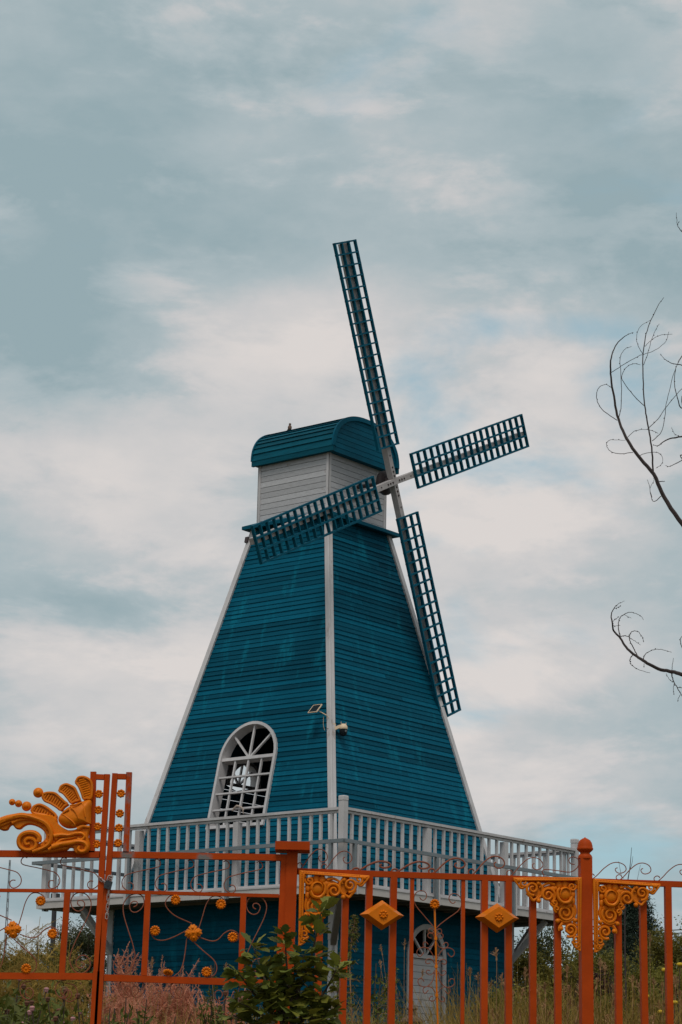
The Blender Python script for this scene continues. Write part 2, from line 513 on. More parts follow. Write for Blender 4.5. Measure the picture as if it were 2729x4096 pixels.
# arched window in the left face, and the open fanlight opposite
def arch_window(k, c, r_in, wid, zb, name, lower=True, WZS=WZS):
    fn = lambda s, z, o: face(k, s, z, o)
    def ring(r, n=20):
        return [(c + r * math.cos(math.pi * i / n), WZS + r * .985 * math.sin(math.pi * i / n)) for i in range(n + 1)]
    inner = ([(c + r_in, zb)] if lower else []) + ring(r_in) + ([(c - r_in, zb)] if lower else [])
    ro = r_in + wid
    outer = ([(c + ro, zb - wid)] if lower else []) + ring(ro) + ([(c - ro, zb - wid)] if lower else [])
    f = MB()
    n = len(inner)
    for i in range(n):
        j = (i + 1) % n
        f.hexa([fn(*inner[i], -.15), fn(*outer[i], -.15), fn(*outer[i], .06), fn(*inner[i], .06),
                fn(*inner[j], -.15), fn(*outer[j], -.15), fn(*outer[j], .06), fn(*inner[j], .06)])
    ob = f.build(name, 'trim', mill)
    nrm = (fn(c, WZS, .1) - fn(c, WZS, 0))
    MB().beam(fn(c - r_in, WZS, -.06), fn(c + r_in, WZS, -.06), .055, .17, nrm).build('transom', 'trim', ob)
    for a in (45, 90, 135):
        a = math.radians(a)
        MB().beam(fn(c, WZS, -.01), fn(c + r_in * math.cos(a), WZS + r_in * .985 * math.sin(a), -.01), .030, .036, nrm).build('fanlight_bar', 'trim', ob)
    if lower:
        for i in (1, 2, 3):
            s_ = c - r_in + 2 * r_in * i / 4
            MB().beam(fn(s_, zb, -.01), fn(s_, WZS - .03, -.01), .030, .036, nrm).build('glazing_bar', 'trim', ob)
            z = WZS - .03 + (zb - WZS + .03) * i / 4
            MB().beam(fn(c - r_in, z, .0), fn(c + r_in, z, .0), .029, .04, nrm).build('glazing_bar', 'trim', ob)
    return ob
tag(arch_window(0, WC, WR, .050, WZB, 'window'), 'arched white window with glazing bars and no glass')
arch_window(3, .03, .385, .06, WZB, 'fanlight', lower=False, WZS=5.66)

# vertical-walled storey under the balcony
LZ0, LZ1 = ZB - .05, 3.30
lf = MB()
for k in range(4):
    for s_ in (-1, 0, 1):
        if k == 1 and s_ == 0: continue
        lf.beam(flat(k, s_ * (LOWH - .1), LZ0, -.09, LOWH), flat(k, s_ * (LOWH - .1), LZ1, -.09, LOWH), .09, .09, (1, 0, 0) if k in (0, 2) else (0, 1, 0))
low = lf.build('lower_wall_frame', 'dark', mill)
DC, DR, DZS = -.02, .44, 2.555                      # door: centre, inner half width, spring line
n_low = 31
st = (LZ1 - LZ0) / n_low
for k in range(4):
    acc = MB()
    for i in range(n_low):
        z0 = LZ0 + i * st; z1 = z0 + st * 1.12
        fn = lambda s, z, o, k=k: flat(k, s, z, o, LOWH)
        e_ = LOWH - .004
        segs = [(-e_, e_, -e_, e_)]
        if k == 1:
            def dh(z):
                if z <= DZS: return DR
                if z >= DZS + DR: return None
                return math.sqrt(max(0, DR ** 2 - (z - DZS) ** 2))
            a, b = dh(z0), dh(z1)
            if a is not None:
                b = b or 0
                segs = [(-e_, DC - a, -e_, DC - b), (DC + a, e_, DC + b, e_)]
        for q in segs:
            t_ = board(fn, *q, z0, z1, .024 + rng.uniform(-.003, .004))
            if k < 2: t_.build('siding_board', 'teal_l', low)
            else: acc.add(t_.v, t_.f)
    if k >= 2: tag(acc.build('far_siding', 'teal_l', low), kind='stuff')
    for sgn in (-1, 1):
        fn = lambda s, z, o, k=k: flat(k, s, z, o, LOWH)
        e_ = LOWH + .036
        for (a, b, ex) in ((LZ0, 2.66, .0), (2.664, LZ1, .012)):
            m = MB()
            m.hexa([fn(sgn * e_, a, 0), fn(sgn * (e_ - .105), a, 0), fn(sgn * (e_ - .105), a, .036 + ex), fn(sgn * (e_ + ex), a, .036 + ex),
                    fn(sgn * e_, b, 0), fn(sgn * (e_ - .105), b, 0), fn(sgn * (e_ - .105), b, .036 + ex), fn(sgn * (e_ + ex), b, .036 + ex)])
            m.build('corner_board', 'trim', mill)
# inner back of the lower room so that the door fanlight looks dark
# door
dfn = lambda s, z, o: flat(1, s, z, o, LOWH)
df = MB()
inner = [(DC + DR, LZ0)] + [(DC + DR * math.cos(math.pi * i / 18), DZS + DR * math.sin(math.pi * i / 18)) for i in range(19)] + [(DC - DR, LZ0)]
ro = DR + .085
outer = [(DC + ro, LZ0)] + [(DC + ro * math.cos(math.pi * i / 18), DZS + ro * math.sin(math.pi * i / 18)) for i in range(19)] + [(DC - ro, LZ0)]
for i in range(len(inner) - 1):
    df.hexa([dfn(*inner[i], -.1), dfn(*outer[i], -.1), dfn(*outer[i], .045), dfn(*inner[i], .045),
             dfn(*inner[i + 1], -.1), dfn(*outer[i + 1], -.1), dfn(*outer[i + 1], .045), dfn(*inner[i + 1], .045)])
door = df.build('door', 'trim', mill)
door['label'] = 'white arched plank door under the balcony'
MB().beam(dfn(DC - DR, DZS, -.03), dfn(DC + DR, DZS, -.03), .06, .12, (0, -1, 0)).build('transom', 'trim', door)
for a in (45, 90, 135):
    a = math.radians(a)
    MB().beam(dfn(DC, DZS, -.02), dfn(DC + DR * math.cos(a), DZS + DR * math.sin(a), -.02), .035, .035, (0, -1, 0)).build('fanlight_bar', 'trim', door)
for i in range(18):
    z0 = LZ0 + i * (DZS - .03 - LZ0) / 18
    z1 = z0 + (DZS - .03 - LZ0) / 18 - .006
    m = MB(); m.hexa([dfn(DC - DR, z0, -.06), dfn(DC + DR, z0, -.06), dfn(DC + DR, z0, -.015), dfn(DC - DR, z0, -.015),
                      dfn(DC - DR, z1, -.06), dfn(DC + DR, z1, -.06), dfn(DC + DR, z1, -.02), dfn(DC - DR, z1, -.02)])
    m.build('door_plank', 'trim', door)

# balcony: floor, joists, fascia, balustrade, tube frame
DO = 3.26
fl = MB()
for i in range(4):
    pass
fl.box(-DO + .03, DO - .03, -DO + .03, DO - .03, 3.335 - ZB, 3.39 - ZB)
deck = fl.build('deck_floor', 'under', mill)
for i in range(13):
    x = -DO + .25 + i * (2 * DO - .5) / 12
    MB().box(x - .03, x + .03, -DO + .05, DO - .05, 3.30 - ZB, 3.334 - ZB).build('joist', 'under', deck)
for k in range(4):
    fn = lambda s, z, o, k=k: flat(k, s, z, o, DO)
    e_ = DO + (.04 if k in (0, 2) else 0)
    cuts = [-e_, .55 if k == 1 else -.4, e_]
    for a, b in zip(cuts[:-1], cuts[1:]):
        m = MB(); m.hexa([fn(a + .004, 3.29, 0), fn(b - .004, 3.29, 0), fn(b - .004, 3.29, .04), fn(a + .004, 3.29, .04),
                          fn(a + .004, 3.397, 0), fn(b - .004, 3.397, 0), fn(b - .004, 3.397, .04), fn(a + .004, 3.397, .04)])
        m.build('fascia_board', 'fascia', deck)
    e2 = DO + (.05 if k in (0, 2) else -.012)
    m = MB(); m.hexa([fn(-e2, 3.400, -.05), fn(e2, 3.400, -.05), fn(e2, 3.400, .052), fn(-e2, 3.400, .052),
                      fn(-e2, 3.425, -.05), fn(e2, 3.425, -.05), fn(e2, 3.425, .052), fn(-e2, 3.425, .052)])
    m.build('edge_trim', 'trim', deck)
    e2 = DO - .07
    m = MB(); m.hexa([fn(-e2, 3.428, -.06), fn(e2, 3.428, -.06), fn(e2, 3.428, .0), fn(-e2, 3.428, .0),
                      fn(-e2, 3.462, -.06), fn(e2, 3.462, -.06), fn(e2, 3.462, .0), fn(-e2, 3.462, .0)])
    m.build('bottom_rail', 'trim', deck)
PO = DO - .06
def post_mesh(z1, w=.052, cap=False):
    m = MB().box(-w, w, -w, w, 0, z1)
    if cap:
        m.lathe((0, 0, z1), [(w * 1.30, .0), (w * 1.30, .012), (w * 1.5, .014), (w * 1.5, .07), (w * 1.3, .085)], 4)
    return m.mesh('post', 'trim')
pm_corner, pm_mid = post_mesh(4.665 - 3.42, cap=True), post_mesh(4.475 - 3.42)
bal = MB().box(-.0205, .0205, -.0205, .0205, 0, 4.492 - 3.46).mesh('baluster', 'trim')
rail_root = MB()
for k in range(4):
    fn = lambda s, z, o, k=k: flat(k, s, z, o, DO)
    e_ = PO - .054
    for (za, zb_, oa, ob_) in ((4.535, 4.576, -.11, -.005), (4.492, 4.528, -.08, -.035)):
        rail_root.hexa([fn(-e_, za, oa), fn(e_, za, oa), fn(e_, za, ob_), fn(-e_, za, ob_), fn(-e_, zb_, oa), fn(e_, zb_, oa), fn(e_, zb_, ob_), fn(-e_, zb_, ob_)])
handrail = rail_root.build('handrail', 'trim', mill)
for cx, cy in ((-1, -1), (-1, 1), (1, -1), (1, 1)):
    link('post', pm_corner, handrail, T(cx * PO, cy * PO, 3.42))
for k in range(4):
    for i in range(30):
        s_ = -PO + 2 * PO * (i + 1) / 30
        if i == 29: continue
        p = flat(k, s_, 3.42, -.06, DO)
        if (i + 1) % 10 == 0: link('post', pm_mid, handrail, p)
        else:
            o = link('baluster', bal, handrail, flat(k, s_ + rng.uniform(-.006, .006), 3.463, -.06, DO))
            o.rotation_euler = (rng.uniform(-.006, .006), rng.uniform(-.006, .006), rng.uniform(-.06, .06))
tf = MB()
TO = DO + .075
for k in range(4):
    a, b = flat(k, -TO, 4.05, .075, DO), flat(k, TO + .06, 4.05, .075, DO)
    tf.beam(a, b, .055, .055, (0, 0, 1))
tubes = tf.build('tube_frame', 'grey', mill)
for k in range(4):
    for i in range(3):
        s_ = -PO + 2 * PO * (i / 3) + (.12 if i == 0 else .07)
        MB().beam(flat(k, s_, 3.27, .078, DO), flat(k, s_, 4.02, .078, DO), .05, .05, (1, 0, 0)).build('strut', 'grey', tubes)
        MB().beam(flat(k, s_ + .058, 3.27, .076, DO), flat(k, s_ + .058, 4.02, .076, DO), .055, .04, (1, 0, 0)).build('strut', 'trim', tubes)
for k in range(4):
    for sgn in (-1, 1):
        if (k, sgn) in ((0, -1), (1, -1)): continue
        MB().beam(flat(k, sgn * (LOWH + .02), 2.60, -.05, LOWH), flat(k, sgn * (DO - .1), 3.28, -.05, LOWH), .09, .06, (1, 0, 0) if k in (0, 2) else (0, 1, 0)).build('brace', 'trim', mill)
MB().beam(T(-LOWH - .02, -LOWH - .02, 2.62), T(-DO + .1, -DO + .1, 3.29), .10, .09, (1, -1, 0)).build('brace', 'under', mill)

# skirt under the cap
SK, SKZ = 1.0, 10.0
for k in range(4):
    fn = lambda s, z, o, k=k: flat(k, s, z, o, 0)
    m = MB()
    m.hexa([fn(-.79, 10.02, .79), fn(.79, 10.02, .79), fn(SK - .002, SKZ, SK), fn(-SK + .002, SKZ, SK),
            fn(-.79, 10.15, .79), fn(.79, 10.15, .79), fn(SK - .002, SKZ + .06, SK), fn(-SK + .002, SKZ + .06, SK)])
    m.build('skirt_board', 'teal', mill)
MB().beam(face(0, hw(9.80) + .045, 9.86, .03), face(0, hw(9.80) + .045, 9.76, .03), .07, .10, (1, 0, 0)).build('iron_bracket', 'iron', mill)

# white cap box
CH = .80
cw = MB().box(-CH + .02, CH - .02, -CH + .02, CH - .02, 10.05 - ZB, 11.19 - ZB).build('cap_wall', 'dark', mill)
nbc = 11
for k in range(4):
    fn = lambda s, z, o, k=k: flat(k, s, z, o, CH)
    for i in range(nbc):
        z0 = 10.06 + i * 1.12 / nbc; z1 = z0 + 1.12 / nbc - .007
        board(fn, -CH + .005, CH - .005, -CH + .005, CH - .005, z0, z1, .004 + rng.uniform(-.002, .002), .002, -.016).build('siding_board', 'white', cw)
    for sgn in (-1, 1):
        e_ = CH + .016
        m = MB(); m.hexa([fn(sgn * e_, 10.07, 0), fn(sgn * (e_ - .062), 10.07, 0), fn(sgn * (e_ - .062), 10.07, .016), fn(sgn * e_, 10.07, .016),
                          fn(sgn * e_, 11.19, 0), fn(sgn * (e_ - .062), 11.19, 0), fn(sgn * (e_ - .062), 11.19, .016), fn(sgn * e_, 11.19, .016)])
        m.build('corner_board', 'trim', mill)

# barrel roof of lapped boards, arched gable towards the sails
RXC, RH, RZ, RHT = .03, .915, 11.26, .66
Y0, Y1 = -.965, .90
def rp(t, o=0.0):                                     # t 0..1 from left eave over the ridge to right eave
    a = math.pi * (1 - t)
    ca, sa = math.cos(a), math.sin(a)
    ex = .87
    return (RXC + (RH + o) * math.copysign(abs(ca) ** ex, ca), RZ + (RHT + o) * abs(sa) ** ex)
gb = MB()
gpoly = [rp(i / 40, -.03) for i in range(41)]
for yy in (Y0 + .05, Y1 - .06):
    gb.prism([T(x, yy, z) for x, z in [(gpoly[0][0], 11.185)] + gpoly + [(gpoly[-1][0], 11.185)]], (0, .03, 0))
gb.box(-RH + RXC + .02, RH + RXC - .02, Y0 + .03, Y1 - .03, 11.175 - ZB, 11.205 - ZB)
roof = gb.build('roof', 'teal', mill)
nr = 21
tt = [.0] + [.5 - .5 * math.cos(math.pi * (.06 + .88 * i / (nr - 1))) for i in range(nr)] + [1.0]
tt = [i / nr for i in range(nr + 1)]
for i in range(nr):
    a, b = tt[i], tt[i + 1]
    up = b <= .5 + 1e-6 or (a < .5)
    lo, hi = (a, b) if (a + b) / 2 < .5 else (b, a)
    p0, p1 = rp(lo, .027), rp(hi + (hi - lo) * .12, .006)
    q0, q1 = rp(lo, -.01), rp(hi + (hi - lo) * .12, -.02)
    m = MB(); m.prism([T(p0[0], Y0, p0[1]), T(p1[0], Y0, p1[1]), T(q1[0], Y0, q1[1]), T(q0[0], Y0, q0[1])], (0, Y1 - Y0, 0))
    m.build('roof_board', 'roof', roof)
for sgn in (-1, 1):                                   # upright eave boards
    x = RXC + sgn * RH
    MB().hexa([T(x - .02, Y0, 11.165), T(x + .03, Y0, 11.165), T(x + .03, Y1, 11.165), T(x - .02, Y1, 11.165),
               T(x - .02, Y0, 11.275), T(x + .03, Y0, 11.275), T(x + .03, Y1, 11.275), T(x - .02, Y1, 11.275)]).build('roof_board', 'roof', roof)
for yy in (Y0 - .010, Y1 - .02):
  rim = MB()
  for i in range(40):
    a0, a1 = rp(i / 40, .030), rp((i + 1) / 40, .030)
    b0, b1 = rp(i / 40, -.05), rp((i + 1) / 40, -.05)
    rim.prism([T(a0[0], yy, a0[1]), T(a1[0], yy, a1[1]), T(b1[0], yy, b1[1]), T(b0[0], yy, b0[1])], (0, .034, 0))
  rim.build('gable_rim', 'teal', roof)
for i in range(8):
    z0 = 11.165 + i * .092; z1 = z0 + .088
    def gh(z):
        if z < RZ: return RH - .03
        u = (z - RZ) / (RHT - .035)
        if u >= 1: return 0
        return (RH - .03) * max(0, 1 - u ** (2 / .87)) ** (.87 / 2)
    a, b = gh(z0), max(gh(z1), .03)
    if a < .12: continue
    yy = Y0 + .05
    m = MB(); m.hexa([T(RXC - a, yy, z0), T(RXC + a, yy, z0), T(RXC + a, yy - .028, z0), T(RXC - a, yy - .028, z0),
                      T(RXC - b, yy, z1), T(RXC + b, yy, z1), T(RXC + b, yy - .024, z1), T(RXC - b, yy - .024, z1)])
    m.build('gable_board', 'teal', roof)

# hub, shaft and four sails in front of the right face
HUB = Vector((.014, -1.578, 10.705))
EPS, TAU = -.0158, -.0296
nrm = Vector((-math.sin(EPS) * math.cos(TAU), -math.cos(EPS) * math.cos(TAU), math.sin(TAU)))
ex = Vector((math.cos(EPS), -math.sin(EPS), 0)).normalized()
ez = ex.cross(-nrm); ez = ez if ez.z > 0 else -ez
hp = T(*HUB)
hub = MB().lathe(hp - nrm * .22, [(.0, 0), (.20, 0), (.215, .02), (.215, .07), (.19, .09), (.10, .10), (.10, .17)], 24, nrm).build('hub', 'iron', mill, True)
MB().tube([hp - nrm * .2, hp - nrm * .78], .035, 12).build('shaft', 'iron', hub)
for i, (ang, r0, r1) in enumerate(((24.9, .55, 4.34), (113.8, .61, 4.235), (206.5, .67, 4.13), (294.2, .62, 4.235))):
    th = math.radians(ang)
    dr = ex * math.cos(th) + ez * math.sin(th)
    lt = -ex * math.sin(th) + ez * math.cos(th)
    off = nrm * (.012 if i % 2 == 0 else -.004)
    sail = MB().beam(hp + dr * (.0 if i % 2 == 0 else .056) + off, hp + dr * (r1 - .03) + off, .105, .115, nrm).build('sail', 'spar', mill)
    for j in range(3):
        MB().lathe(hp + dr * (.10 + .075 * j) + off + nrm * .055, [(.018, 0), (.018, .012), (.008, .016)], 8, nrm).build('bolt', 'iron', sail)
    MB().lathe(hp + dr * .46 + off + nrm * .055, [(.014, 0), (.014, .010)], 8, nrm).build('bolt', 'iron', sail)
    base = hp + nrm * .0985
    for j in range(4):
        l = .0641 + .6394 * (j / 3 - .5) + (-.5 + (j > 1)) * 0
        l = .0641 + (.6394 - .034) * (j / 3 - .5)
        MB().beam(base + dr * r0 + lt * l, base + dr * r1 + lt * l, .032, .052, nrm).build('lattice_rail', 'teal', sail)
    for j in range(19):
        rr = r0 + .016 + (r1 - r0 - .032) * j / 18
        MB().beam(base + dr * rr + lt * (.0641 - .3197) - nrm * .001, base + dr * rr + lt * (.0641 + .3197) - nrm * .001, .028, .056, nrm).build('lattice_rung', 'teal', sail)

MW = mill.matrix_basis.copy()
def MWp(x, y, z): return Matrix.Translation(mill.location) @ Matrix.Rotation(math.pi / 2 - PHI, 4, 'Z') @ T(x, y, z)
RZM = math.pi / 2 - PHI

# ------------------------------------------------------------------ small things on the windmill
zc = 6.30
hc = hw(zc) + .036
sp = thing('solar_panel', MWp(-hc, -hc + .02, 6.34), 'small tilted solar panel with a cream frame on the white corner board', 'solar panel', rz=RZM)
px0, pz0 = -.02, .10
A, B = Vector((-.26, .08, .03)), Vector((-.125, .08, .17))          # lower and upper edge
wy = .175
n_ = (B - A).cross(Vector((0, 1, 0))).normalized()
n_ = n_ if n_.x < 0 else -n_
mid = (A + B) / 2 + Vector((0, wy / 2, 0))
MB().beam(A + Vector((0, wy / 2, 0)), B + Vector((0, wy / 2, 0)), wy, .012, n_).build('cell', 'panel', sp)
fm = MB()
for y_ in (0, wy): fm.beam(A + Vector((0, y_, 0)), B + Vector((0, y_, 0)), .010, .018, n_)
for q in (A, B): fm.beam(q - Vector((0, .005, 0)), q + Vector((0, wy + .005, 0)), .010, .018, n_)
fm.build('frame', 'cream', sp)
MB().tube([mid - n_ * .01, mid + Vector((.12, -.14, -.10)), Vector((-.01, .03, -.04))], .008, 8).build('bracket', 'cream', sp)
MB().tube(spline([(-.08, .08, -.02), (-.05, .10, -.16), (-.02, .08, -.26), (-.04, -.02, -.33), (-.02, -.10, -.28)]), .004, 5).build('cable', 'cream', sp)
sc_ = thing('security_camera', MWp(-hc + .04, -hc - .01, 6.12), 'cream dome security camera with black lower half on the corner board', 'camera', rz=RZM)
MB().box(-.035, .03, -.03, 0, -.07, .09).build('wall_plate', 'cream', sc_)
MB().beam((0, -.02, .0), (.07, -.10, .05), .05, .05, (0, 0, 1)).build('arm', 'cream', sc_)
cx, cy = .105, -.13
MB().lathe((cx, cy, .0), [(.066, .0), (.071, .01), (.068, .04), (.052, .072), (.03, .088), (.0, .093)], 16).build('dome_cover', 'cream', sc_, True)
dm = MB().lathe((cx, cy, -.085), [(.012, -.03), (.046, -.02), (.060, .01), (.066, .05), (.066, .084)], 16).build('dome', 'lens', sc_, True)
MB().lathe((cx - .01, cy - .052, -.035), [(.02, 0), (.02, .012), (.012, .014)], 12, (-.2, -1, -.2)).build('lens', 'grey', dm)
for dx in (-.05, .055): MB().tube([(cx + dx, cy, .06), (cx + dx * 1.25, cy, .115)], .006, 6).build('antenna', 'cream', sc_)
MB().tube(spline([(-.01, 0, .02), (-.09, .02, .0), (-.13, .04, -.01)]), .004, 5).build('cable', 'iron', sc_)

bt = thing('bird', MWp(rp(.39)[0], .52, rp(.39, .03)[1]), 'small brown bird perched on the ridge of the barrel roof', 'bird', rz=RZM)
MB().ball((0, 0, .055), .034, 12, 8, (1.0, 1.15, 1.55)).ball((-.004, -.006, .118), .022, 10, 7).tube([(0, .03, .03), (0, .075, -.004)], .016, 6, .008).lathe((-.004, -.026, .118), [(.007, 0), (.004, .008), (.0005, .018)], 6, (0, -1, -.1)).tube([(.012, 0, .01), (.012, -.004, -.012)], .003, 5).tube([(-.012, 0, .01), (-.012, -.004, -.012)], .003, 5).build('body', 'feather', bt, True)

rg = thing('torn_rag', MWp(0, 0, 0), 'torn pale rag tied round a window bar', 'rag', rz=RZM)
p_ = face(0, WC + .02, 4.905, .04)
m = MB()
for (a, b, c) in (((0, .10, -.04), (-.01, 0, .03), (.0, -.10, .0)), ((0, .02, .03), (-.02, -.08, .01), (-.01, -.16, -.05)), ((-.01, -.06, .01), (-.02, -.13, -.02), (0, -.14, -.11))):
    m.tube([p_ + Vector(q) for q in spline([a, b, c], 4)], .018, 6, .008)
rg_o = m.build('cloth', 'rag', rg)
rg.location = MWp(0, 0, ZB)

# ------------------------------------------------------------------ gate and fence in the foreground
GY = 13.6
PIL = at(1166, 3500, GY)
def plane(yaw):
    e1 = Vector((math.cos(yaw), math.sin(yaw), 0))
    n = Vector((math.sin(yaw), -math.cos(yaw), 0))
    def f(x, y, o=0.0):
        d = ray(x, y)
        t = (PIL - EYE).dot(n) / d.dot(n)
        return EYE + d * t + n * o
    return f, e1, n
G, GE, GN = plane(0.0)
R_, RE, RN = plane(math.radians(9))
PXM = GY / F * 1.03                                  # metres per photo pixel at the gate
def z1(x, y): return (x * .44643, 3050 + y * .44643)
def zq(x, y): return (x * .35714, 3050 + y * .35714)
def z2(x, y): return (600 + x * .5102, 3100 + y * .5102)
def z3(x, y): return (1200 + x * .5102, 3200 + y * .5102)
def z4(x, y): return (1929 + x * .5102, 3200 + y * .5102)
def r6(x, y): return (1200 + x * .2232, 3150 + y * .2232)
def r7(x, y): return (1500 + x * .2551, 3550 + y * .2551)

def pbeam(f, n, a, b, wpx, d, o=0.0, root=None):
    m = MB().beam(f(*a, o), f(*b, o), wpx * PXM, d, n)
    return m
def place(m, root):
    """mesh given in world space -> local to an unrotated root"""
    L = root.location
    m.v = [(x - L.x, y - L.y, z - L.z) for x, y, z in m.v]
    return m
def wire(f, pts, r=.0042, o=0.0, k=5, seg=6):
    return MB().tube([f(p[0], p[1], o) for p in spline(pts, k)], r, seg)

def flower_mesh(r, depth=.018, petals=10):
    m = MB()
    n = petals * 6
    ring0 = [(0, 0)]
    vs = []
    for j, (fr_, dz) in enumerate(((.22, .55), (.40, .42), (.62, .95), (.85, .85), (1.0, .35), (1.0, .0))):
        for i in range(n):
            a = 2 * math.pi * i / n
            lobe = abs(math.cos(a * petals / 2))
            rr = r * fr_ * (1 if j < 2 else (.86 + .14 * lobe))
            h = depth * dz * (1 if j < 2 or j > 3 else (.45 + .55 * lobe))
            vs.append((rr * math.cos(a), -h, rr * math.sin(a)))
    fs = [tuple(range(n))]
    for j in range(5):
        fs += [(j * n + i, j * n + (i + 1) % n, (j + 1) * n + (i + 1) % n, (j + 1) * n + i) for i in range(n)]
    fs.append(tuple(5 * n + i for i in range(n)))
    m.add(vs, fs)
    m.ball((0, -depth * .5, 0), r * .2, 8, 6)
    return m.mesh('flower', 'gold', True)
fl_small, fl_big = flower_mesh(17 * PXM, .016, 8), flower_mesh(20 * PXM, .016, 12)

def flower(f, p, root, me, n, o=.0, tilt=(0, 0)):
    ob = link('flower', me, root, f(*p, o) - root.location)
    yaw = math.atan2(n.x, -n.y)
    ob.rotation_euler = (tilt[0] + rng.uniform(-.08, .08), rng.uniform(-.5, .5), yaw + tilt[1])
    return ob

S_TOP = [(245, 855), (222, 846), (200, 860), (190, 888), (205, 912), (260, 928), (330, 942), (430, 966), (500, 990), (535, 1040), (530, 1090), (495, 1122), (460, 1128), (437, 1108), (437, 1075), (458, 1058), (485, 1060)]
SPIR = [(722, 1285), (698, 1270), (700, 1240), (735, 1235), (760, 1268), (740, 1318), (695, 1332), (650, 1300), (636, 1240), (665, 1185), (722, 1166), (780, 1188), (817, 1255), (800, 1350), (740, 1480), (670, 1620), (628, 1740), (640, 1830), (690, 1882), (750, 1885), (803, 1840), (805, 1775), (765, 1730), (710, 1740), (682, 1790), (697, 1832), (735, 1838), (757, 1805), (725, 1785)]
STAR = [[(330, 1165), (200, 1105), (132, 1040), (125, 990), (160, 948), (215, 942)], [(385, 1200), (410, 1120), (440, 1020), (480, 960), (530, 950), (580, 975), (592, 1015), (575, 1035)],
        [(395, 1275), (480, 1302), (535, 1290), (585, 1240), (640, 1218), (690, 1245), (692, 1290), (665, 1305)], [(345, 1310), (420, 1380), (500, 1450), (525, 1510), (510, 1562), (468, 1586)],
        [(290, 1280), (275, 1400), (260, 1480), (235, 1540), (190, 1578)], [(285, 1220), (200, 1265), (110, 1296), (42, 1286), (6, 1240), (14, 1205)]]
STAR_F = [(203, 980), (558, 1015), (650, 1272), (445, 1545), (145, 1545), (42, 1222)]
LOW_S = [(60, 60), (30, 40), (8, 5), (20, -35), (60, -48), (95, -20), (95, 30), (60, 75), (0, 70), (-50, 20), (-55, -50), (-10, -110), (70, -125)]

def cross_mesh():
    m = MB()
    r = 33 * PXM
    n = 64
    prof = [(1.0, 0), (.98, .35), (.80, .75), (.45, 1.0), (.2, 1.15)]
    vs, fs = [], []
    for fr_, dz in prof:
        for i in range(n):
            a = 2 * math.pi * i / n
            lobe = .70 + .30 * abs(math.cos(2 * a)) ** .8 - .06 * math.cos(16 * a)
            vs.append((r * fr_ * lobe * math.cos(a), -.022 * dz, r * fr_ * lobe * math.sin(a)))
    for j in range(4):
        fs += [(j * n + i, j * n + (i + 1) % n, (j + 1) * n + (i + 1) % n, (j + 1) * n + i) for i in range(n)]
    fs += [tuple(4 * n + i for i in range(n)), tuple(range(n))[::-1]]
    m.add(vs, fs)
    for i in range(4):
        a = math.pi / 4 + i * math.pi / 2
        a += math.pi / 4
        m.ball((r * .55 * math.cos(a), -.022, r * .55 * math.sin(a)), r * .16, 8, 5)
    m.ball((0, -.026, 0), r * .16, 8, 5)
    return m.mesh('cross_rosette', 'gold', True)
crs = cross_mesh()

def star(leaf, f, n, dx, dy):
    c = z2(342, 1240)
    for pts in STAR:
        place(wire(f, [(z2(*p)[0] + dx, z2(*p)[1] + dy) for p in pts], .0032, .004), leaf).build('scroll_wire', 'wire', leaf, True, False)
    for (x, y), tl in zip(STAR_F, (0, 0, 0, 0, 1.1, 0)):
        p = z2(x, y)
        flower(f, (p[0] + dx, p[1] + dy), leaf, fl_big, n, .012, (tl, 0))
    ob = link('cross_rosette', crs, leaf, f(c[0] + dx, c[1] + dy, .012) - leaf.location)
    ob.rotation_euler = (0, math.radians(-8), math.atan2(n.x, -n.y))
    for a in range(4):
        ang = math.pi / 4 + a * math.pi / 2 + .1
        q = [(c[0] + dx + 30 * math.cos(ang + t) * (1 - .25 * abs(t)), c[1] + dy + 30 * math.sin(ang + t) * (1 - .25 * abs(t))) for t in (-.55, -.2, .2, .55)]
        place(wire(f, q, .003, .004), leaf).build('scroll_wire', 'wire', leaf, True, False)

gzg = gz(PIL.x - .8, GY)
def down(f, a, b, zend):
    """continue the line a-b of photo pixels down to height zend"""
    A, B = f(*a), f(*b)
    t = (zend - A.z) / (B.z - A.z)
    return A + (B - A) * t

# left leaf
lA = at(400, 3600, GY); lA.z = gzg + .06
left = thing('gate_leaf', lA, 'left orange steel gate leaf carrying the big gold shell crest', 'gate', 'gate leaves')
def L_bar(name, a, b, w, d=.035, m='rust', o=0.0, parent=left, f=G, n=GN):
    return place(pbeam(f, n, a, b, w, d, o), parent).build(name, m, parent)
stile_pts = [zq(1203, 136), z1(925, 800), z1(905, 1140), z1(868, 1870)]
A_, B_ = G(*zq(1203, 134)), down(G, z1(905, 1140), z1(840, 2343), gzg + .08)
mL = MB().beam(A_, G(*z1(921, 820)), 21.5 * PXM, .035, GN)
mL.beam(G(*z1(921, 820)), G(*z1(868, 1870)), 23 * PXM, .035, GN)
mL.beam(G(*z1(868, 1870), .002), B_ + GN * .002, 26 * PXM, .037, GN)
place(mL, left).build('stile', 'rust', left)
L_bar('upright', zq(1048, 106), zq(1031, 1010), 22)
L_bar('top_bar', zq(1079, 162), zq(1174, 166), 20)
XL = -330                                              # hinge side, left of the picture
L_bar('top_rail', z1(XL / .44643, 811), z1(900, 825), 25)
L_bar('middle_rail', z1(XL / .44643, 1140), z1(882, 1153), 12.5, .028)
L_bar('lower_rail', z1(XL / .44643, 1908), z1(836, 1918), 25)
L_bar('upright', z1(606, 1166), z1(556, 1890), 22.5, .03)
L_bar('upright', z1(606 - 990, 1156), z1(556 - 975, 1885), 22.5, .03)
hs = [(XL, 3050 + 811 * .44643), (XL - 14, 4096)]
place(MB().beam(G(*hs[0]), down(G, hs[0], hs[1], gzg + .08), 25 * PXM, .035, GN), left).build('stile', 'rust', left)
br = down(G, z1(868, 1870), z1(840, 2343), gzg + .14)
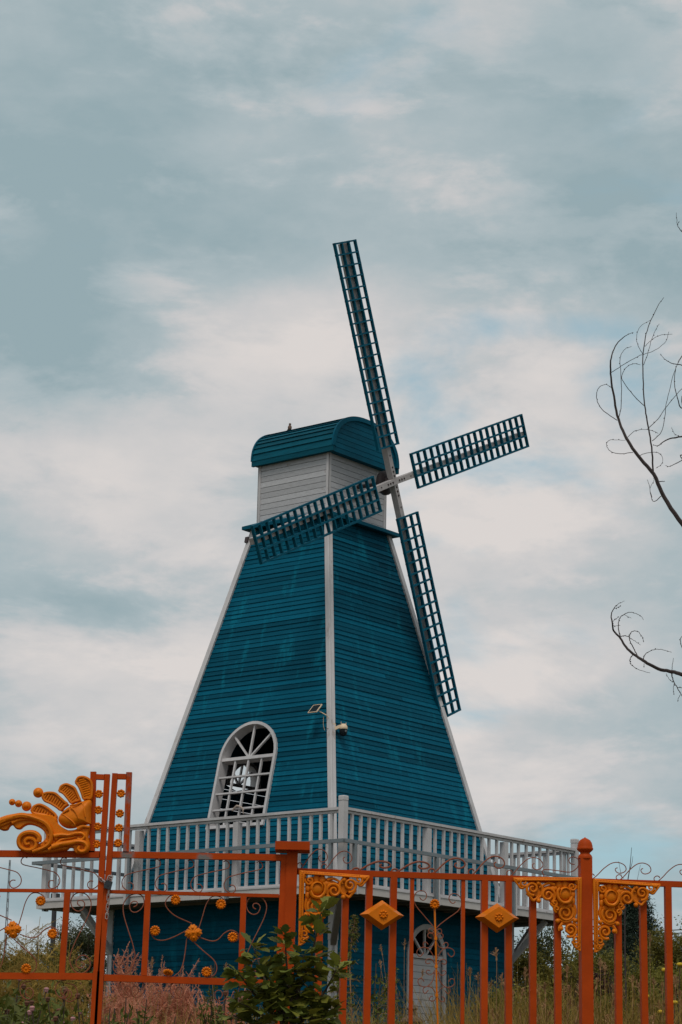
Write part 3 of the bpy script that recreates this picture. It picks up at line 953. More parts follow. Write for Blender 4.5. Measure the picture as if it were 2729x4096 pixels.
bl = down(G, hs[0], hs[1], gzg + .14)
place(MB().beam(bl, br, .036, .034, GN), left).build('bottom_rail', 'rust', left)
for j in range(4):
    flower(G, zq(*[(1110, 355), (1103, 535), (1095, 720), (1083, 918)][j]), left, fl_small, GN, .006)
for dx in (-690, -345, 0, 352):
    pts = [(p[0] + dx, p[1] + dx * .012) for p in S_TOP]
    place(wire(G, [z1(*p) for p in pts], .0030), left).build('scroll_wire', 'wire', left, True, False)
place(wire(G, [z1(*p) for p in SPIR], .0032), left).build('scroll_wire', 'wire', left, True, False)
star(left, G, GN, -720.9, -13)
for cx_, cy_, sx in ((225, 2060, 1), (540, 2050, 1), (650, 2080, -1), (-150, 2060, 1)):
    place(wire(G, [z1(cx_ + sx * x * .75, cy_ + y * .8) for x, y in LOW_S], .0030), left).build('scroll_wire', 'wire', left, True, False)

# right leaf
rA = at(430, 3600, GY); rA.z = gzg + .06
right = thing('gate_leaf', rA, 'right orange steel gate leaf with a flaking grey upright beside the pillar', 'gate', 'gate leaves')
mR = MB().beam(G(*zq(1291, 124)), G(*z1(985, 830)), 21 * PXM, .035, GN)
mR.beam(G(*z1(985, 830)), G(*z1(906, 1870)), 22 * PXM, .035, GN)
mR.beam(G(*z1(906, 1870), .002), down(G, z1(970, 1140), z1(888, 2343), gzg + .08) + GN * .002, 25 * PXM, .037, GN)
place(mR, right).build('stile', 'rust', right)
ob = L_bar('upright', zq(1449, 112), zq(1412, 1012), 22, .035, 'flake', parent=right)
ob['label'] = 'upright with orange paint flaked off to grey metal'
L_bar('top_bar', zq(1321, 158), zq(1420, 160), 20, parent=right)
L_bar('top_rail', z1(1008, 825), (1130, 3431), 24, m='chip', parent=right)
place(MB().beam(G(1125, 3437, .001), G(1148, 3438, .001), 36 * PXM, .037, GN), right).build('rail_joint', 'rust', right)
L_bar('middle_rail', z1(990, 1158), (1116, 3584), 13, .028, parent=right)
L_bar('lower_rail', z1(936, 1929), (1106, 3934), 25, parent=right)
L_bar('upright', z1(1328, 1172), z1(1292, 1908), 22, .03, parent=right)
L_bar('upright', (975, 3585), (964, 3920), 22, .03, parent=right)
place(MB().beam(G(1136, 3456), down(G, (1136, 3427), (1117, 3870), gzg + .08), 24 * PXM, .035, GN), right).build('stile', 'rust', right)
place(MB().beam(down(G, z1(906, 1870), z1(888, 2343), gzg + .14), down(G, (1136, 3427), (1117, 3870), gzg + .14), .036, .034, GN), right).build('bottom_rail', 'rust', right)
for j in range(4):
    flower(G, zq(*[(1358, 350), (1345, 573), (1335, 735), (1325, 905)][j]), right, fl_small, GN, .006)
for dx in (0, 262, 540, 800):                       # mirrored S scrolls
    pts = [((720 - p[0]) * .875 * .5102 + z2(-262 + dx, 0)[0] - 60, z1(*p)[1] + 9 + dx * .012) for p in S_TOP]
    place(wire(G, pts, .0030), right).build('scroll_wire', 'wire', right, True, False)
place(wire(G, [z1(1925 - x - (y - 1260) * .18, y + 10) for x, y in SPIR], .0032), right).build('scroll_wire', 'wire', right, True, False)
place(wire(G, [(z1(*p)[0] + 702, z1(*p)[1] + 13) for p in SPIR], .0032), right).build('scroll_wire', 'wire', right, True, False)
star(right, G, GN, 0, 0)
for cx_, cy_, sx in ((1105, 2040, 1), (1250, 2040, -1), (1570, 2050, 1), (2000, 2080, -1), (2180, 2080, 1)):
    place(wire(G, [z1(cx_ + sx * x * .75, cy_ + y * .8) for x, y in LOW_S], .0030), right).build('scroll_wire', 'wire', right, True, False)

# gold shell crest on the left leaf
crest = thing('tmp', (0, 0, 0), None, None)
C.objects.unlink(crest); bpy.data.objects.remove(crest)
def relief(pts, depth, bevel, o0=.0, k=4, closed=True):
    """rounded slab with the outline pts (in zq pixels), front towards the camera"""
    P = [Vector(p) for p in spline(list(pts) + [pts[0]], k)][:-1]
    n = len(P)
    def inset(P, d):
        out = []
        ar = sum(P[i].x * P[(i + 1) % n].y - P[(i + 1) % n].x * P[i].y for i in range(n))
        sg = 1 if ar > 0 else -1
        for i in range(n):
            t = (P[(i + 1) % n] - P[i - 1])
            t = t.normalized() if t.length > 1e-6 else Vector((1, 0))
            nn = Vector((-t.y, t.x)) * sg
            out.append(P[i] + nn * d)
        return out
    m = MB()
    rings = [(0, -.004), (0, depth * .35), (bevel * .3, depth * .75), (bevel, depth)]
    vs, fs = [], []
    for d, h in rings:
        vs += [G(*zq(q.x, q.y), o0 + h) for q in inset(P, d)]
    for j in range(3):
        fs += [(j * n + i, j * n + (i + 1) % n, (j + 1) * n + (i + 1) % n, (j + 1) * n + i) for i in range(n)]
    fs += [tuple(3 * n + i for i in range(n)), tuple(range(n))[::-1]]
    return m.add(vs, fs)
def gpart(name, m, parent=left, smooth=True):
    return place(m, left).build(name, 'gold', parent, smooth)
O0 = .02
# acanthus body and C scroll (one relief) plus its raised spine
body = relief([(1020, 715), (960, 712), (880, 745), (800, 770), (720, 740), (660, 690), (640, 640), (590, 600), (500, 590), (400, 580), (300, 577), (180, 580), (60, 605), (-60, 660), (-120, 730), (-130, 800),
               (-60, 770), (-20, 745), (40, 770), (95, 765), (120, 730), (150, 710), (190, 750), (240, 755), (280, 725), (330, 705), (400, 715), (470, 750), (515, 800), (520, 850), (490, 890), (440, 915), (455, 880),
               (440, 830), (390, 800), (320, 795), (260, 820), (215, 880), (220, 940), (250, 990), (320, 1020), (440, 1030), (560, 1020), (680, 1000), (760, 990), (790, 965), (830, 970), (840, 1010), (880, 1035), (950, 1030), (1000, 1000), (1018, 930), (1000, 840)],
              .035, 14, O0)
crest_o = gpart('crest', body)
crest_o['label'] = 'gold shell crest with fan feathers, pearls and scrolls'
def cpart(name, m, smooth=True): return place(m, left).build(name, 'gold', crest_o, smooth)
# scroll eye
cpart('scroll', MB().tube([G(*zq(x, y), O0 + .045) for x, y in spline([(450, 905), (455, 850), (405, 805), (320, 800), (250, 835), (225, 900), (250, 965), (320, 995), (400, 975), (420, 920), (390, 875), (330, 865), (295, 895), (310, 930), (350, 925)], 5)], .016, 8, .009))
cpart('scroll', MB().tube([G(*zq(x, y), O0 + .045) for x, y in spline([(-90, 770), (0, 690), (120, 640), (260, 610), (400, 640), (520, 690), (580, 770), (590, 850), (560, 930), (480, 980), (380, 1010)], 5)], .020, 8, .012))
cpart('scroll', MB().tube([G(*zq(x, y), O0 + .045) for x, y in spline([(600, 960), (700, 930), (800, 915), (880, 900), (950, 910), (985, 950), (970, 1000), (920, 1010), (890, 985), (910, 955)], 5)], .018, 8, .010))
cpart('scroll', MB().tube([G(*zq(x, y), O0 + .045) for x, y in spline([(620, 840), (700, 825), (780, 830), (860, 810), (930, 810), (960, 845), (930, 880), (880, 870)], 5)], .014, 8, .008))
cpart('leaf_curl', MB().tube([G(*zq(x, y), O0 + .042) for x, y in spline([(560, 990), (640, 930), (700, 880), (800, 860), (860, 845)], 5)], .012, 8, .005))
cpart('leaf_curl', MB().tube([G(*zq(x, y), O0 + .042) for x, y in spline([(880, 760), (940, 730), (1015, 740)], 5)], .016, 8, .007))
cpart('leaf_curl', MB().tube([G(*zq(x, y), O0 + .040) for x, y in spline([(150, 690), (220, 660), (330, 650), (430, 680)], 5)], .012, 8, .004))
cpart('leaf_curl', MB().tube([G(*zq(x, y), O0 + .040) for x, y in spline([(20, 720), (100, 690), (200, 640), (330, 610)], 5)], .012, 8, .004))
for x, y, r in ((425, 680, 15), (490, 705, 20), (550, 755, 24), (575, 830, 27), (535, 905, 22), (475, 940, 18), (405, 952, 14), (345, 952, 9), (640, 865, 26)):
    cpart('pearl', MB().ball(G(*zq(x, y), O0 + .036), r * .357 * PXM, 10, 7))
# shell dome
dome = MB()
cxs, cys = 860, 640
pts = []
N1, N2 = 12, 22
base_out = [(1030, 700), (1030, 560), (1030, 432), (940, 440), (850, 470), (770, 510), (700, 570), (660, 640), (690, 705), (760, 745), (840, 745), (930, 715)]
bo = [Vector(p) for p in spline(base_out + [base_out[0]], 4)][:-1]
ctr = Vector((880, 640))
vs, fs = [], []
n = len(bo)
for j in range(7):
    t = j / 6
    for q in bo:
        r_ = ctr + (q - ctr) * math.cos(t * math.pi / 2)
        vs.append(G(*zq(r_.x, r_.y), O0 + .012 + .062 * math.sin(t * math.pi / 2)))
for j in range(6):
    fs += [(j * n + i, j * n + (i + 1) % n, (j + 1) * n + (i + 1) % n, (j + 1) * n + i) for i in range(n)]
dome.add(vs, fs)
cpart('shell_dome', dome)
def dome_h(x, y):
    d = min(1, math.hypot((x - 880) / 190, (y - 620) / 190))
    return O0 + .014 + .060 * math.sqrt(max(0, 1 - d * d))
for pts in ([(705, 590), (760, 625), (830, 680), (860, 715)], [(810, 520), (860, 570), (900, 650)], [(930, 460), (960, 530), (975, 630)], [(690, 660), (720, 590), (790, 545)], [(800, 500), (880, 490), (930, 462)]):
    cpart('shell_rib', MB().tube([G(*zq(x, y), dome_h(x, y) + .001) for x, y in spline(pts, 5)], .0048, 6))
cpart('shell_rib', MB().ball(G(*zq(840, 715), O0 + .045), .016, 10, 7))
# feathers of the fan: raised rim, sunk field, cross ribs
feathers = [[(345, 545), (375, 490), (440, 467), (510, 490), (590, 545), (650, 600), (650, 640), (655, 690), (600, 640), (520, 605), (430, 590), (365, 575)],
            [(470, 400), (480, 350), (545, 335), (625, 345), (690, 400), (750, 455), (780, 480), (735, 515), (700, 555), (650, 520), (570, 470), (500, 440)],
            [(655, 325), (680, 265), (740, 238), (800, 258), (850, 290), (880, 350), (910, 420), (915, 440), (850, 460), (810, 475), (770, 425), (710, 355)],
            [(842, 220), (875, 165), (940, 153), (1005, 180), (1045, 230), (1050, 330), (1035, 425), (980, 428), (945, 432), (925, 370), (890, 285)]]
ribs = [((385, 515), (635, 650)), ((505, 375), (735, 520)), ((700, 280), (860, 450)), ((925, 190), (995, 415))]
for fi, fo in enumerate(feathers):
    fob = cpart('feather', relief(fo, .022, 6, O0 - .006))
    cen = Vector((sum(p[0] for p in fo) / len(fo), sum(p[1] for p in fo) / len(fo)))
    rimp = [cen + (Vector(p) - cen) * .86 for p in fo]
    cpart('feather_rim', MB().tube([G(*zq(q.x, q.y), O0 + .020) for q in spline(rimp + [rimp[0]], 4)], .0085, 6))
    a, b = Vector(ribs[fi][0]), Vector(ribs[fi][1])
    ax_ = (b - a).normalized(); pr = Vector((-ax_.y, ax_.x))
    for i in range(9):
        c_ = a + (b - a) * (.06 + .86 * i / 8)
        hwid = (44 if fi < 3 else 50) * (.55 + .45 * math.sin(math.pi * (.15 + .7 * i / 8)))
        if fi == 0: hwid *= .75
        cpart('feather_rib', MB().tube([G(*zq(*(c_ - pr * hwid)), O0 + .019), G(*zq(*(c_ + pr * hwid)), O0 + .019)], .0062, 6))
for x, y, r in ((142, 448, 36), (214, 466, 40), (304, 495, 54), (434, 343, 56)):
    cpart('pearl', MB().lathe(G(*zq(x, y), O0 - .002), [(r * .357 * PXM * math.cos(t), r * .357 * PXM * math.sin(t) * .8) for t in [i * math.pi / 2 / 8 for i in range(9)]], 20, GN))
    cpart('pearl', MB().lathe(G(*zq(x, y), O0 + r * .357 * PXM * .55), [(r * .357 * PXM * .42, 0), (r * .357 * PXM * .38, .012), (r * .357 * PXM * .1, .017)], 16, GN))

# padlock and chain
lk = thing('padlock', G(*z1(975, 1100), .03), 'black padlock holding the chain between the two gate leaves', 'padlock')
lk.rotation_euler = (0, math.radians(12), 0)
MB().box(-.021, .021, -.010, .010, -.024, .022).lathe((0, -.0105, -.004), [(.004, 0), (.004, .002)], 8, (0, -1, 0)).build('body', 'lock', lk)
MB().tube([(-.013, 0, .02), (-.013, 0, .042)] + [(.013 * -math.cos(a), 0, .042 + .013 * math.sin(a)) for a in [math.pi * i / 8 for i in range(1, 8)]] + [(.013, 0, .042), (.013, 0, .02)], .004, 8).build('shackle', 'chain', lk, True)
ch = thing('chain', G(*z1(960, 1080), .025), 'short steel chain wrapped round the gate stiles', 'chain')
def chain_run(pts, n):
    P = [G(*z1(*p), .026) for p in spline(pts, 6)]
    tot = [0]
    for a, b in zip(P[:-1], P[1:]): tot.append(tot[-1] + (b - a).length)
    def pos(s):
        for i in range(len(P) - 1):
            if s <= tot[i + 1]: return P[i] + (P[i + 1] - P[i]) * ((s - tot[i]) / max(tot[i + 1] - tot[i], 1e-6))
        return P[-1]
    for i in range(n):
        a, b = pos(tot[-1] * i / n), pos(tot[-1] * (i + 1.25) / n)
        t = (b - a).normalized(); nn = GN if i % 2 else (GN * .5 + t.cross(GN)).normalized()
        sd = t.cross(nn).normalized() * .0075
        loop = [a + sd, b + sd, b + t * .004, b - sd, a - sd, a - t * .004, a + sd, b + sd]
        place(MB().tube(loop, .0024, 6), ch).build('link', 'chain', ch, True)
chain_run([(882, 1022), (905, 1050), (945, 1078), (968, 1085)], 4)
chain_run([(985, 1060), (1000, 1030), (1010, 1022)], 2)
chain_run([(978, 1140), (975, 1230), (968, 1310), (960, 1400)], 6)

# gate pillar with its flat cap
pil = thing('gate_pillar', Vector((PIL.x, GY, gzg - .1)), 'square orange pillar with a wide flat cap at the right of the gate', 'pillar')
place(MB().beam(G(1170.5, 3404, -.005), down(G, (1170.5, 3404), (1156, 3814), gzg - .1) - GN * .005, 42 * PXM, .066, GN), pil).build('shaft', 'rust', pil)
c0 = G(1170.5, 3389, -.005)
place(MB().beam(c0 - GE * .100, c0 + GE * .102, .048, .20, (0, 1, 0)), pil).build('cap', 'rust', pil)
pil2 = thing('gate_pillar', Vector((PIL.x - 2.32, GY, gzg - .1)), 'square orange pillar on the hinge side of the left leaf, outside the picture', 'pillar')
q = Vector((PIL.x - 2.28, GY, 0))
place(MB().beam(q + Vector((0, 0, gzg - .1)), q + Vector((0, 0, PIL.z + .19)), .065, .066, GN), pil2).build('shaft', 'rust', pil2)

# gilded corner bracket template in metres: x to the right of the post, z down from the rail
SB = .4458 * PXM
def bracket_parts(sx):
    def P(x, y, o=.0): return Vector((sx * (x - 755) * SB, -.028 - o, -(y - 410) * SB))
    A = MB()
    A.hexa([P(755, 408), P(1375, 430), P(1330, 455), P(800, 440), P(755, 408, .02), P(1375, 430, .012), P(1330, 455, .02), P(800, 440, .03)])
    A.hexa([P(757, 412), P(800, 442), P(797, 1000), P(765, 1050), P(757, 412, .02), P(800, 442, .03), P(797, 1000, .022), P(765, 1050, .01)])
    A.tube([P(800, 436, .032), P(1300, 452, .026)], .0045, 6)
    A.tube([P(792, 450, .032), P(790, 990, .024)], .0045, 6)
    Bd = MB()
    for i in range(34): Bd.ball(P(778, 440 + i * 16, .027), .0029, 6, 4)
    for i in range(36): Bd.ball(P(790 + i * 14, 420 + i * .45, .027), .0034, 6, 4)
    ScL = []
    def spiral(cx, cy, r, a0, turns, dirn, th=.0095):
        pts = []
        for i in range(30):
            t = i / 29
            a = a0 + dirn * t * turns * 2 * math.pi
            rr = r * (1 - .80 * t ** .9)
            pts.append(P(cx + rr * math.cos(a), cy + rr * math.sin(a), .016 + .008 * t))
        ScL.append(('scroll', MB().tube(pts, th, 7, th * .62)))
    spiral(1200, 520, 62, math.radians(100), 1.6, -1)
    spiral(1062, 572, 72, math.radians(120), 1.7, 1)
    spiral(905, 722, 76, math.radians(-140), 1.7, -1)
    spiral(862, 868, 64, math.radians(60), 1.6, 1)
    spiral(1003, 640, 34, math.radians(0), 1.3, 1, .008)
    spiral(985, 690, 28, math.radians(90), 1.3, -1, .008)
    spiral(812, 950, 42, math.radians(30), 1.4, 1, .008)
    spiral(800, 995, 26, math.radians(30), 1.2, 1, .007)
    spiral(1280, 470, 40, math.radians(150), 1.3, -1, .008)
    spiral(845, 492, 40, math.radians(200), 1.3, -1, .008)
    for pts in ([(1140, 470), (1110, 520), (1130, 590), (1200, 620)], [(1250, 560), (1215, 600), (1190, 625), (1150, 590)], [(1262, 500), (1300, 520), (1330, 490), (1372, 440)],
                [(830, 770), (900, 800), (970, 780)], [(800, 780), (830, 800), (800, 830)], [(930, 810), (960, 850), (962, 880)], [(800, 930), (770, 960)], [(840, 960), (820, 1010), (775, 1045)], [(1000, 480), (1060, 470), (1140, 510)], [(825, 650), (815, 720), (840, 790)]):
        ScL.append(('leaf_curl', MB().tube([P(*q, .014) for q in spline(pts, 4)], .010, 7, .006)))
    for (x, y) in ((1150, 475), (1145, 625), (975, 795), (820, 785), (1325, 455), (800, 455), (945, 860)):
        ScL.append(('bud', MB().ball(P(x, y, .014), 22 * SB, 8, 6)))
    Rs = MB()
    plate = [(812, 470), (900, 452), (1010, 470), (1090, 500), (1160, 480), (1215, 500), (1215, 560), (1150, 600), (1090, 600), (1045, 625), (1010, 690), (960, 740), (955, 800), (900, 830), (905, 880), (860, 915), (815, 960), (815, 850), (850, 790), (830, 720), (815, 640)]
    Rs.prism([P(x, y, .0) for x, y in plate], (0, -.008, 0))
    c_ = P(912, 558, .014)
    Rs.ball(c_ + Vector((0, -.006, 0)), 62 * SB, 14, 9, (1, .55, 1))
    for k_, (x, y, rx, rz) in enumerate(((850, 500, 34, 30), (905, 478, 26, 40), (960, 480, 30, 36), (1005, 515, 38, 28), (835, 560, 24, 34), (838, 620, 26, 34), (870, 660, 34, 28), (925, 670, 40, 26), (985, 640, 30, 30), (1010, 580, 26, 34))):
        Rs.ball(P(x, y, .010), SB, 8, 6, (rx, 14, rz))
    for a0 in (.6, 1.0, 1.4, 1.8):
        Rs.tube([P(912 + 46 * math.cos(a) * math.sin(a0), 552 + 46 * math.sin(a) * .9, .052 - .02 * abs(math.cos(a0))) for a in [math.pi * (1.05 + .9 * j / 6) for j in range(7)]], .0028, 6)
    Rs.tube([P(x, y, .034) for x, y in spline([(850, 585), (880, 628), (935, 634), (975, 595), (980, 540), (960, 510)], 4)], .012, 7, .008)
    return A, Bd, ScL, Rs
brackets = {}
for sx in (-1, 1):
    A, Bd, ScL, Rs = bracket_parts(sx)
    brackets[sx] = [('bracket_frame', A.mesh('bracket_frame', 'gold')), ('beading', Bd.mesh('beading', 'gold', True)), ('rosette', Rs.mesh('rosette', 'gold', True))] + [(nm, q.mesh(nm, 'gold', True)) for nm, q in ScL]
def bracket(root, p, sx, yaw):
    first = None
    for i, (nm, me) in enumerate(brackets[sx]):
        o = link(nm, me, root if i == 0 else first)
        if nm == 'beading': o['kind'] = 'stuff'
        if i == 0:
            o.location = p - root.location
            o.rotation_euler = (0, 0, yaw)
            first = o
    return first

# fence panels
YAW = math.radians(9)
def rail_y(x): return 3495 + .0340 * (x - 1468)
TOP_S = [(392, 1228), (368, 1240), (360, 1275), (385, 1325), (430, 1342), (490, 1315), (516, 1255), (492, 1175), (430, 1125), (362, 1114), (285, 1148), (190, 1250), (110, 1370), (40, 1455), (0, 1462), (-25, 1430), (-20, 1385), (15, 1355), (50, 1370), (58, 1400)]
def fence_panel(x0, x1, bars, thin, label, root_px):
    p = R_(root_px, rail_y(root_px)); zb = gz(p.x, p.y)
    root = thing('garden_fence', Vector((p.x, p.y, zb)), label, 'fence', 'orange fence panels')
    place(MB().beam(R_(x0, rail_y(x0)), R_(x1, rail_y(x1)), 22.5 * PXM, .036, RN), root).build('top_rail', 'rust', root)
    a, b = R_(x0, rail_y(x0)), R_(x1, rail_y(x1))
    a = Vector((a.x, a.y, gz(a.x, a.y) + .16)); b = Vector((b.x, b.y, gz(b.x, b.y) + .16))
    place(MB().beam(a, b, .034, .034, RN), root).build('bottom_rail', 'rust', root)
    for x in bars + thin:
        q = R_(x, rail_y(x) + 11)
        w = (25 if x in bars else 14) * PXM
        e_ = rng.uniform(-.004, .004)
        e_ += -.012 if x < 1600 else 0
        place(MB().beam(q, Vector((q.x + e_, q.y, gz(q.x, q.y) + .177)), w, w, RN), root).build('bar', 'rust', root)
    return root
p1 = fence_panel(1191, 2319, [1284, 1384, 1478, 1575, 1938, 2033, 2131, 2229], [1649, 1853], 'orange steel fence panel between the gate and the domed post, with two gold diamonds', 1755)
p2 = fence_panel(2366, 3400, [2470, 2570, 2671, 2771, 3130, 3225], [2845, 3045], 'orange steel fence panel running out of the picture at the right', 2900)
def top_scrolls(root, items):
    for (pxx, hgt, wid, th) in items:
        pts = [(pxx + (x - 390) * .2232 * wid, rail_y(pxx) - 11 + (y - 1475) * .2232 * hgt) for x, y in TOP_S]
        place(wire(R_, pts, th, 0, 4), root).build('scroll_wire', 'wire', root, True, False)
top_scrolls(p1, [(1282, 1.0, 1.0, .0029), (1380, .95, 1.0, .0029), (1528, .50, 1.25, .0058), (1683, .55, 1.25, .0055), (1827, .78, 1.2, .005), (1985, .95, 1.2, .004), (2138, .95, 1.2, .0029)])
place(wire(R_, [z4(725, 505), (z4(695, 500)), z4(680, 470), z4(700, 448), z4(735, 452), z4(758, 480), z4(745, 530), z4(690, 565), z4(600, 555), z4(500, 545), z4(470, 560), z4(485, 590)], .0029, 0), p1).build('scroll_wire', 'wire', p1, True, False)
top_scrolls(p2, [(2470, .85, 1.25, .0029), (2572, .86, 1.15, .0029), (2728, .86, 1.2, .0029), (2870, .86, 1.2, .0029), (3010, .86, 1.2, .0029), (3160, .86, 1.2, .0029)])

def diamond(root, c, f=R_, n=RN, e1=RE):
    hwd, hh = 87 * PXM, 57 * PXM
    P0 = f(*c, .026)
    def q(s, t, o): return P0 + e1 * (s * hwd) + Vector((0, 0, t * hh)) + n * o
    m = MB()
    vs = [q(-1, 0, 0), q(0, 1, 0), q(1, 0, 0), q(0, -1, 0), q(-.70, 0, .05), q(0, .70, .05), q(.70, 0, .05), q(0, -.70, .05), q(-.98, 0, -.02), q(0, .98, -.02), q(.98, 0, -.02), q(0, -.98, -.02)]
    fs = [(4, 5, 6, 7)] + [(i, (i + 1) % 4, 4 + (i + 1) % 4, 4 + i) for i in range(4)] + [(8 + i, 8 + (i + 1) % 4, (i + 1) % 4, i) for i in range(4)] + [(11, 10, 9, 8)]
    m.add(vs, fs)
    d = place(m, root).build('diamond_plaque', 'gold', root)
    o = link('flower', fl_small, d, f(*c, .074) - root.location)
    o.rotation_euler = (0, 0, YAW)
    return d
diamond(p1, (1525, 3662)); diamond(p1, (1985, 3673))
diamond(p2, (2720 + 0, 5200)) if False else None

# wrought spear between the thin bars
def spear(root, dx, dy):
    f = lambda x, y, o=0.0: R_(x + dx, y + dy, o)
    st_ = [r7(*p) for p in ((935, 330), (943, 620), (950, 800), (955, 1000), (960, 1240), (965, 1500), (970, 1700), (985, 2140), (1000, 2600))]
    s_ = place(MB().tube([f(*p, .004) for p in spline(st_, 4)], .0055, 8), root).build('spear', 'gold', root, True)
    for (x, y) in ((950, 800), (958, 1240), (967, 1690)):
        p = r7(x, y)
        place(MB().beam(f(p[0], p[1] - 6, .004), f(p[0], p[1] + 6, .004), .016, .016, RN), root).build('collar', 'gold', s_)
    o = link('flower', fl_big, root, f(*r7(932, 262), .01) - root.location); o.rotation_euler = (0, 0, YAW)
    curls = [[(700, 155), (725, 190), (765, 200), (800, 165), (808, 110), (775, 65), (715, 50), (650, 80), (615, 140), (612, 215), (650, 300), (740, 410), (860, 550), (930, 630)],
             [(1262, 222), (1225, 250), (1180, 225), (1160, 170), (1185, 115), (1250, 97), (1315, 130), (1355, 200), (1350, 290), (1290, 380), (1150, 480), (1020, 580), (960, 640)]]
    side = [([(930, 690), (900, 650), (860, 645), (840, 680), (860, 715), (900, 715), (930, 690)], 943), ([(935, 790), (910, 735), (870, 712), (830, 735), (830, 770), (860, 795), (885, 790)], 947),
            ([(940, 840), (910, 910), (850, 945), (790, 940), (755, 905), (765, 865), (800, 858), (835, 895)], 950), ([(925, 1110), (890, 1030), (830, 965), (760, 940), (690, 960), (655, 1010), (670, 1060), (710, 1080), (750, 1040), (760, 1015)], 950),
            ([(935, 1200), (910, 1150), (860, 1120), (810, 1130), (795, 1165), (815, 1195), (870, 1185)], 957), ([(935, 1300), (905, 1350), (860, 1370), (815, 1350), (803, 1320), (825, 1298), (865, 1305)], 958),
            ([(935, 1330), (910, 1440), (860, 1520), (790, 1560), (710, 1540), (675, 1490), (685, 1440), (730, 1425), (768, 1475)], 960), ([(945, 1650), (910, 1590), (850, 1555), (790, 1560), (755, 1590), (760, 1640), (790, 1660), (835, 1610)], 965),
            ([(960, 1720), (930, 1770), (890, 1785), (855, 1755), (870, 1715), (905, 1705)], 975)]
    for pts, ax_ in side:
        curls.append(pts); curls.append([(2 * ax_ - x, y + (x < ax_) * 8) for x, y in pts])
    for pts in curls:
        place(wire(f, [r7(*p) for p in pts], .0029, .004, 4), root).build('scroll_wire', 'wire', root, True, False)
spear(p1, 0, 0)
spear(p2, 1195, 38)

bracket(p1, R_(1193, 3485), 1, YAW)
bracket(p1, R_(2320, 3513), -1, YAW)
bracket(p2, R_(2364, 3518), 1, YAW)

pp = R_(2342, 3480, -.004)
fp = thing('fence_post', Vector((pp.x, pp.y, gz(pp.x, pp.y) - .1)), 'orange fence post with a domed finial between two gold corner brackets', 'post')
zt = R_(*z4(810, 460)).z
place(MB().beam(Vector((pp.x, pp.y, gz(pp.x, pp.y) - .1)), Vector((pp.x, pp.y, zt)), 46 * PXM, 46 * PXM, RN), fp).build('shaft', 'rust', fp)
u = .5102 * PXM
prof = [(56, 0), (56, 12), (50, 26), (38, 38), (38, 46), (50, 56), (62, 68), (64, 78), (60, 84), (58, 100), (52, 124), (40, 142), (22, 154), (8, 160), (2, 166)]
place(MB().lathe((pp.x, pp.y, zt), [(r * u, z * u) for r, z in prof], 20), fp).build('finial', 'rust', fp, True)
pe = R_(3430, rail_y(3430))
fp2 = thing('fence_post', Vector((pe.x, pe.y, gz(pe.x, pe.y) - .1)), 'orange fence post beyond the right edge of the picture', 'post')
place(MB().beam(Vector((pe.x, pe.y, gz(pe.x, pe.y) - .1)), Vector((pe.x, pe.y, pe.z + .1)), .07, .07, RN).lathe((pe.x, pe.y, pe.z + .1), [(r * u, z * u) for r, z in prof], 16), fp2).build('shaft', 'rust', fp2)

# ------------------------------------------------------------------ lanterns in the garden
def lantern(px, pyt, Y, label):
    p = at(px, pyt, Y)
    zb = gz(p.x, p.y)
    t = thing('garden_lantern', Vector((p.x, p.y, zb)), label, 'lantern', 'garden lanterns')
    h = p.z - zb
    s_ = .137
    MB().lathe((0, 0, 0), [(.10, 0), (.10, .05), (.05, .08), (.035, .14), (.03, h - .62), (.06, h - .60), (.06, h - .58)], 12).build('post', 'lampmetal', t, True)
    MB().lathe((0, 0, h - .58), [(.055, 0), (.095, .30)], 6).build('glass', 'lampglass', t)
    fr_ = MB()
    for i in range(6):
        a = 2 * math.pi * (i + .5) / 6
        fr_.tube([(.058 * math.cos(a), .058 * math.sin(a), h - .58), (.099 * math.cos(a), .099 * math.sin(a), h - .28)], .008, 5)
    fr_.build('frame', 'lampmetal', t)
    rf = MB().lathe((0, 0, h - .30), [(.11, 0), (s_ * .92, .008), (s_, .03), (s_ * .96, .05), (.085, .085), (.062, .10), (.052, .16), (.075, .17), (.078, .18), (.045, .205), (.025, .235), (.018, .26), (.024, .272), (.014, .285), (.003, .30)], 18)
    r_o = rf.build('roof', 'lampmetal', t, True)
    sk = MB()
    for i in range(18):
        a = 2 * math.pi * i / 18
        sk.ball((s_ * .95 * math.cos(a), s_ * .95 * math.sin(a), h - .285), .02, 6, 4, (1, 1, 1.2))
    sk.build('scalloped_edge', 'lampmetal', r_o, True)
lantern(855, 4002, 30, 'garden lantern with a pagoda roof left of the leafy sapling')
lantern(1649, 3996, 30, 'garden lantern with a pagoda roof in front of the white door')

# ------------------------------------------------------------------ far pole, mast and wires
def pole_thing(name, px, pyt, Y, r, label, m, cat):
    p = at(px, pyt, Y); zb = gz(p.x, p.y)
    t = thing(name, Vector((p.x, p.y, zb)), label, cat)
    return t, p, zb
t, p, zb = pole_thing('utility_pole', 224, 3590, 44, .06, 'dark slim pole rising behind the left corner of the balcony', 'pole', 'pole')
MB().tube([(0, 0, -.2), (-.02, 0, p.z - zb)], .055, 8, .045).build('shaft', 'pole', t)
MB().box(-.09, .07, -.06, .06, p.z - zb - .03, p.z - zb + .07).build('head_box', 'pole', t)
MB().tube([(.02, 0, p.z - zb + .07), (.03, 0, p.z - zb + .35)], .008, 5).build('antenna', 'pole', t)
t, p, zb = pole_thing('radio_mast', 40, 3440, 160, .1, 'thin grey radio mast far away at the left edge', 'mast', 'mast')
h = p.z - zb
mm = MB()
for a in range(3):
    a = a * 2.094
    mm.tube([(.16 * math.cos(a), .16 * math.sin(a), -.3), (.05 * math.cos(a), .05 * math.sin(a), h)], .03, 5)
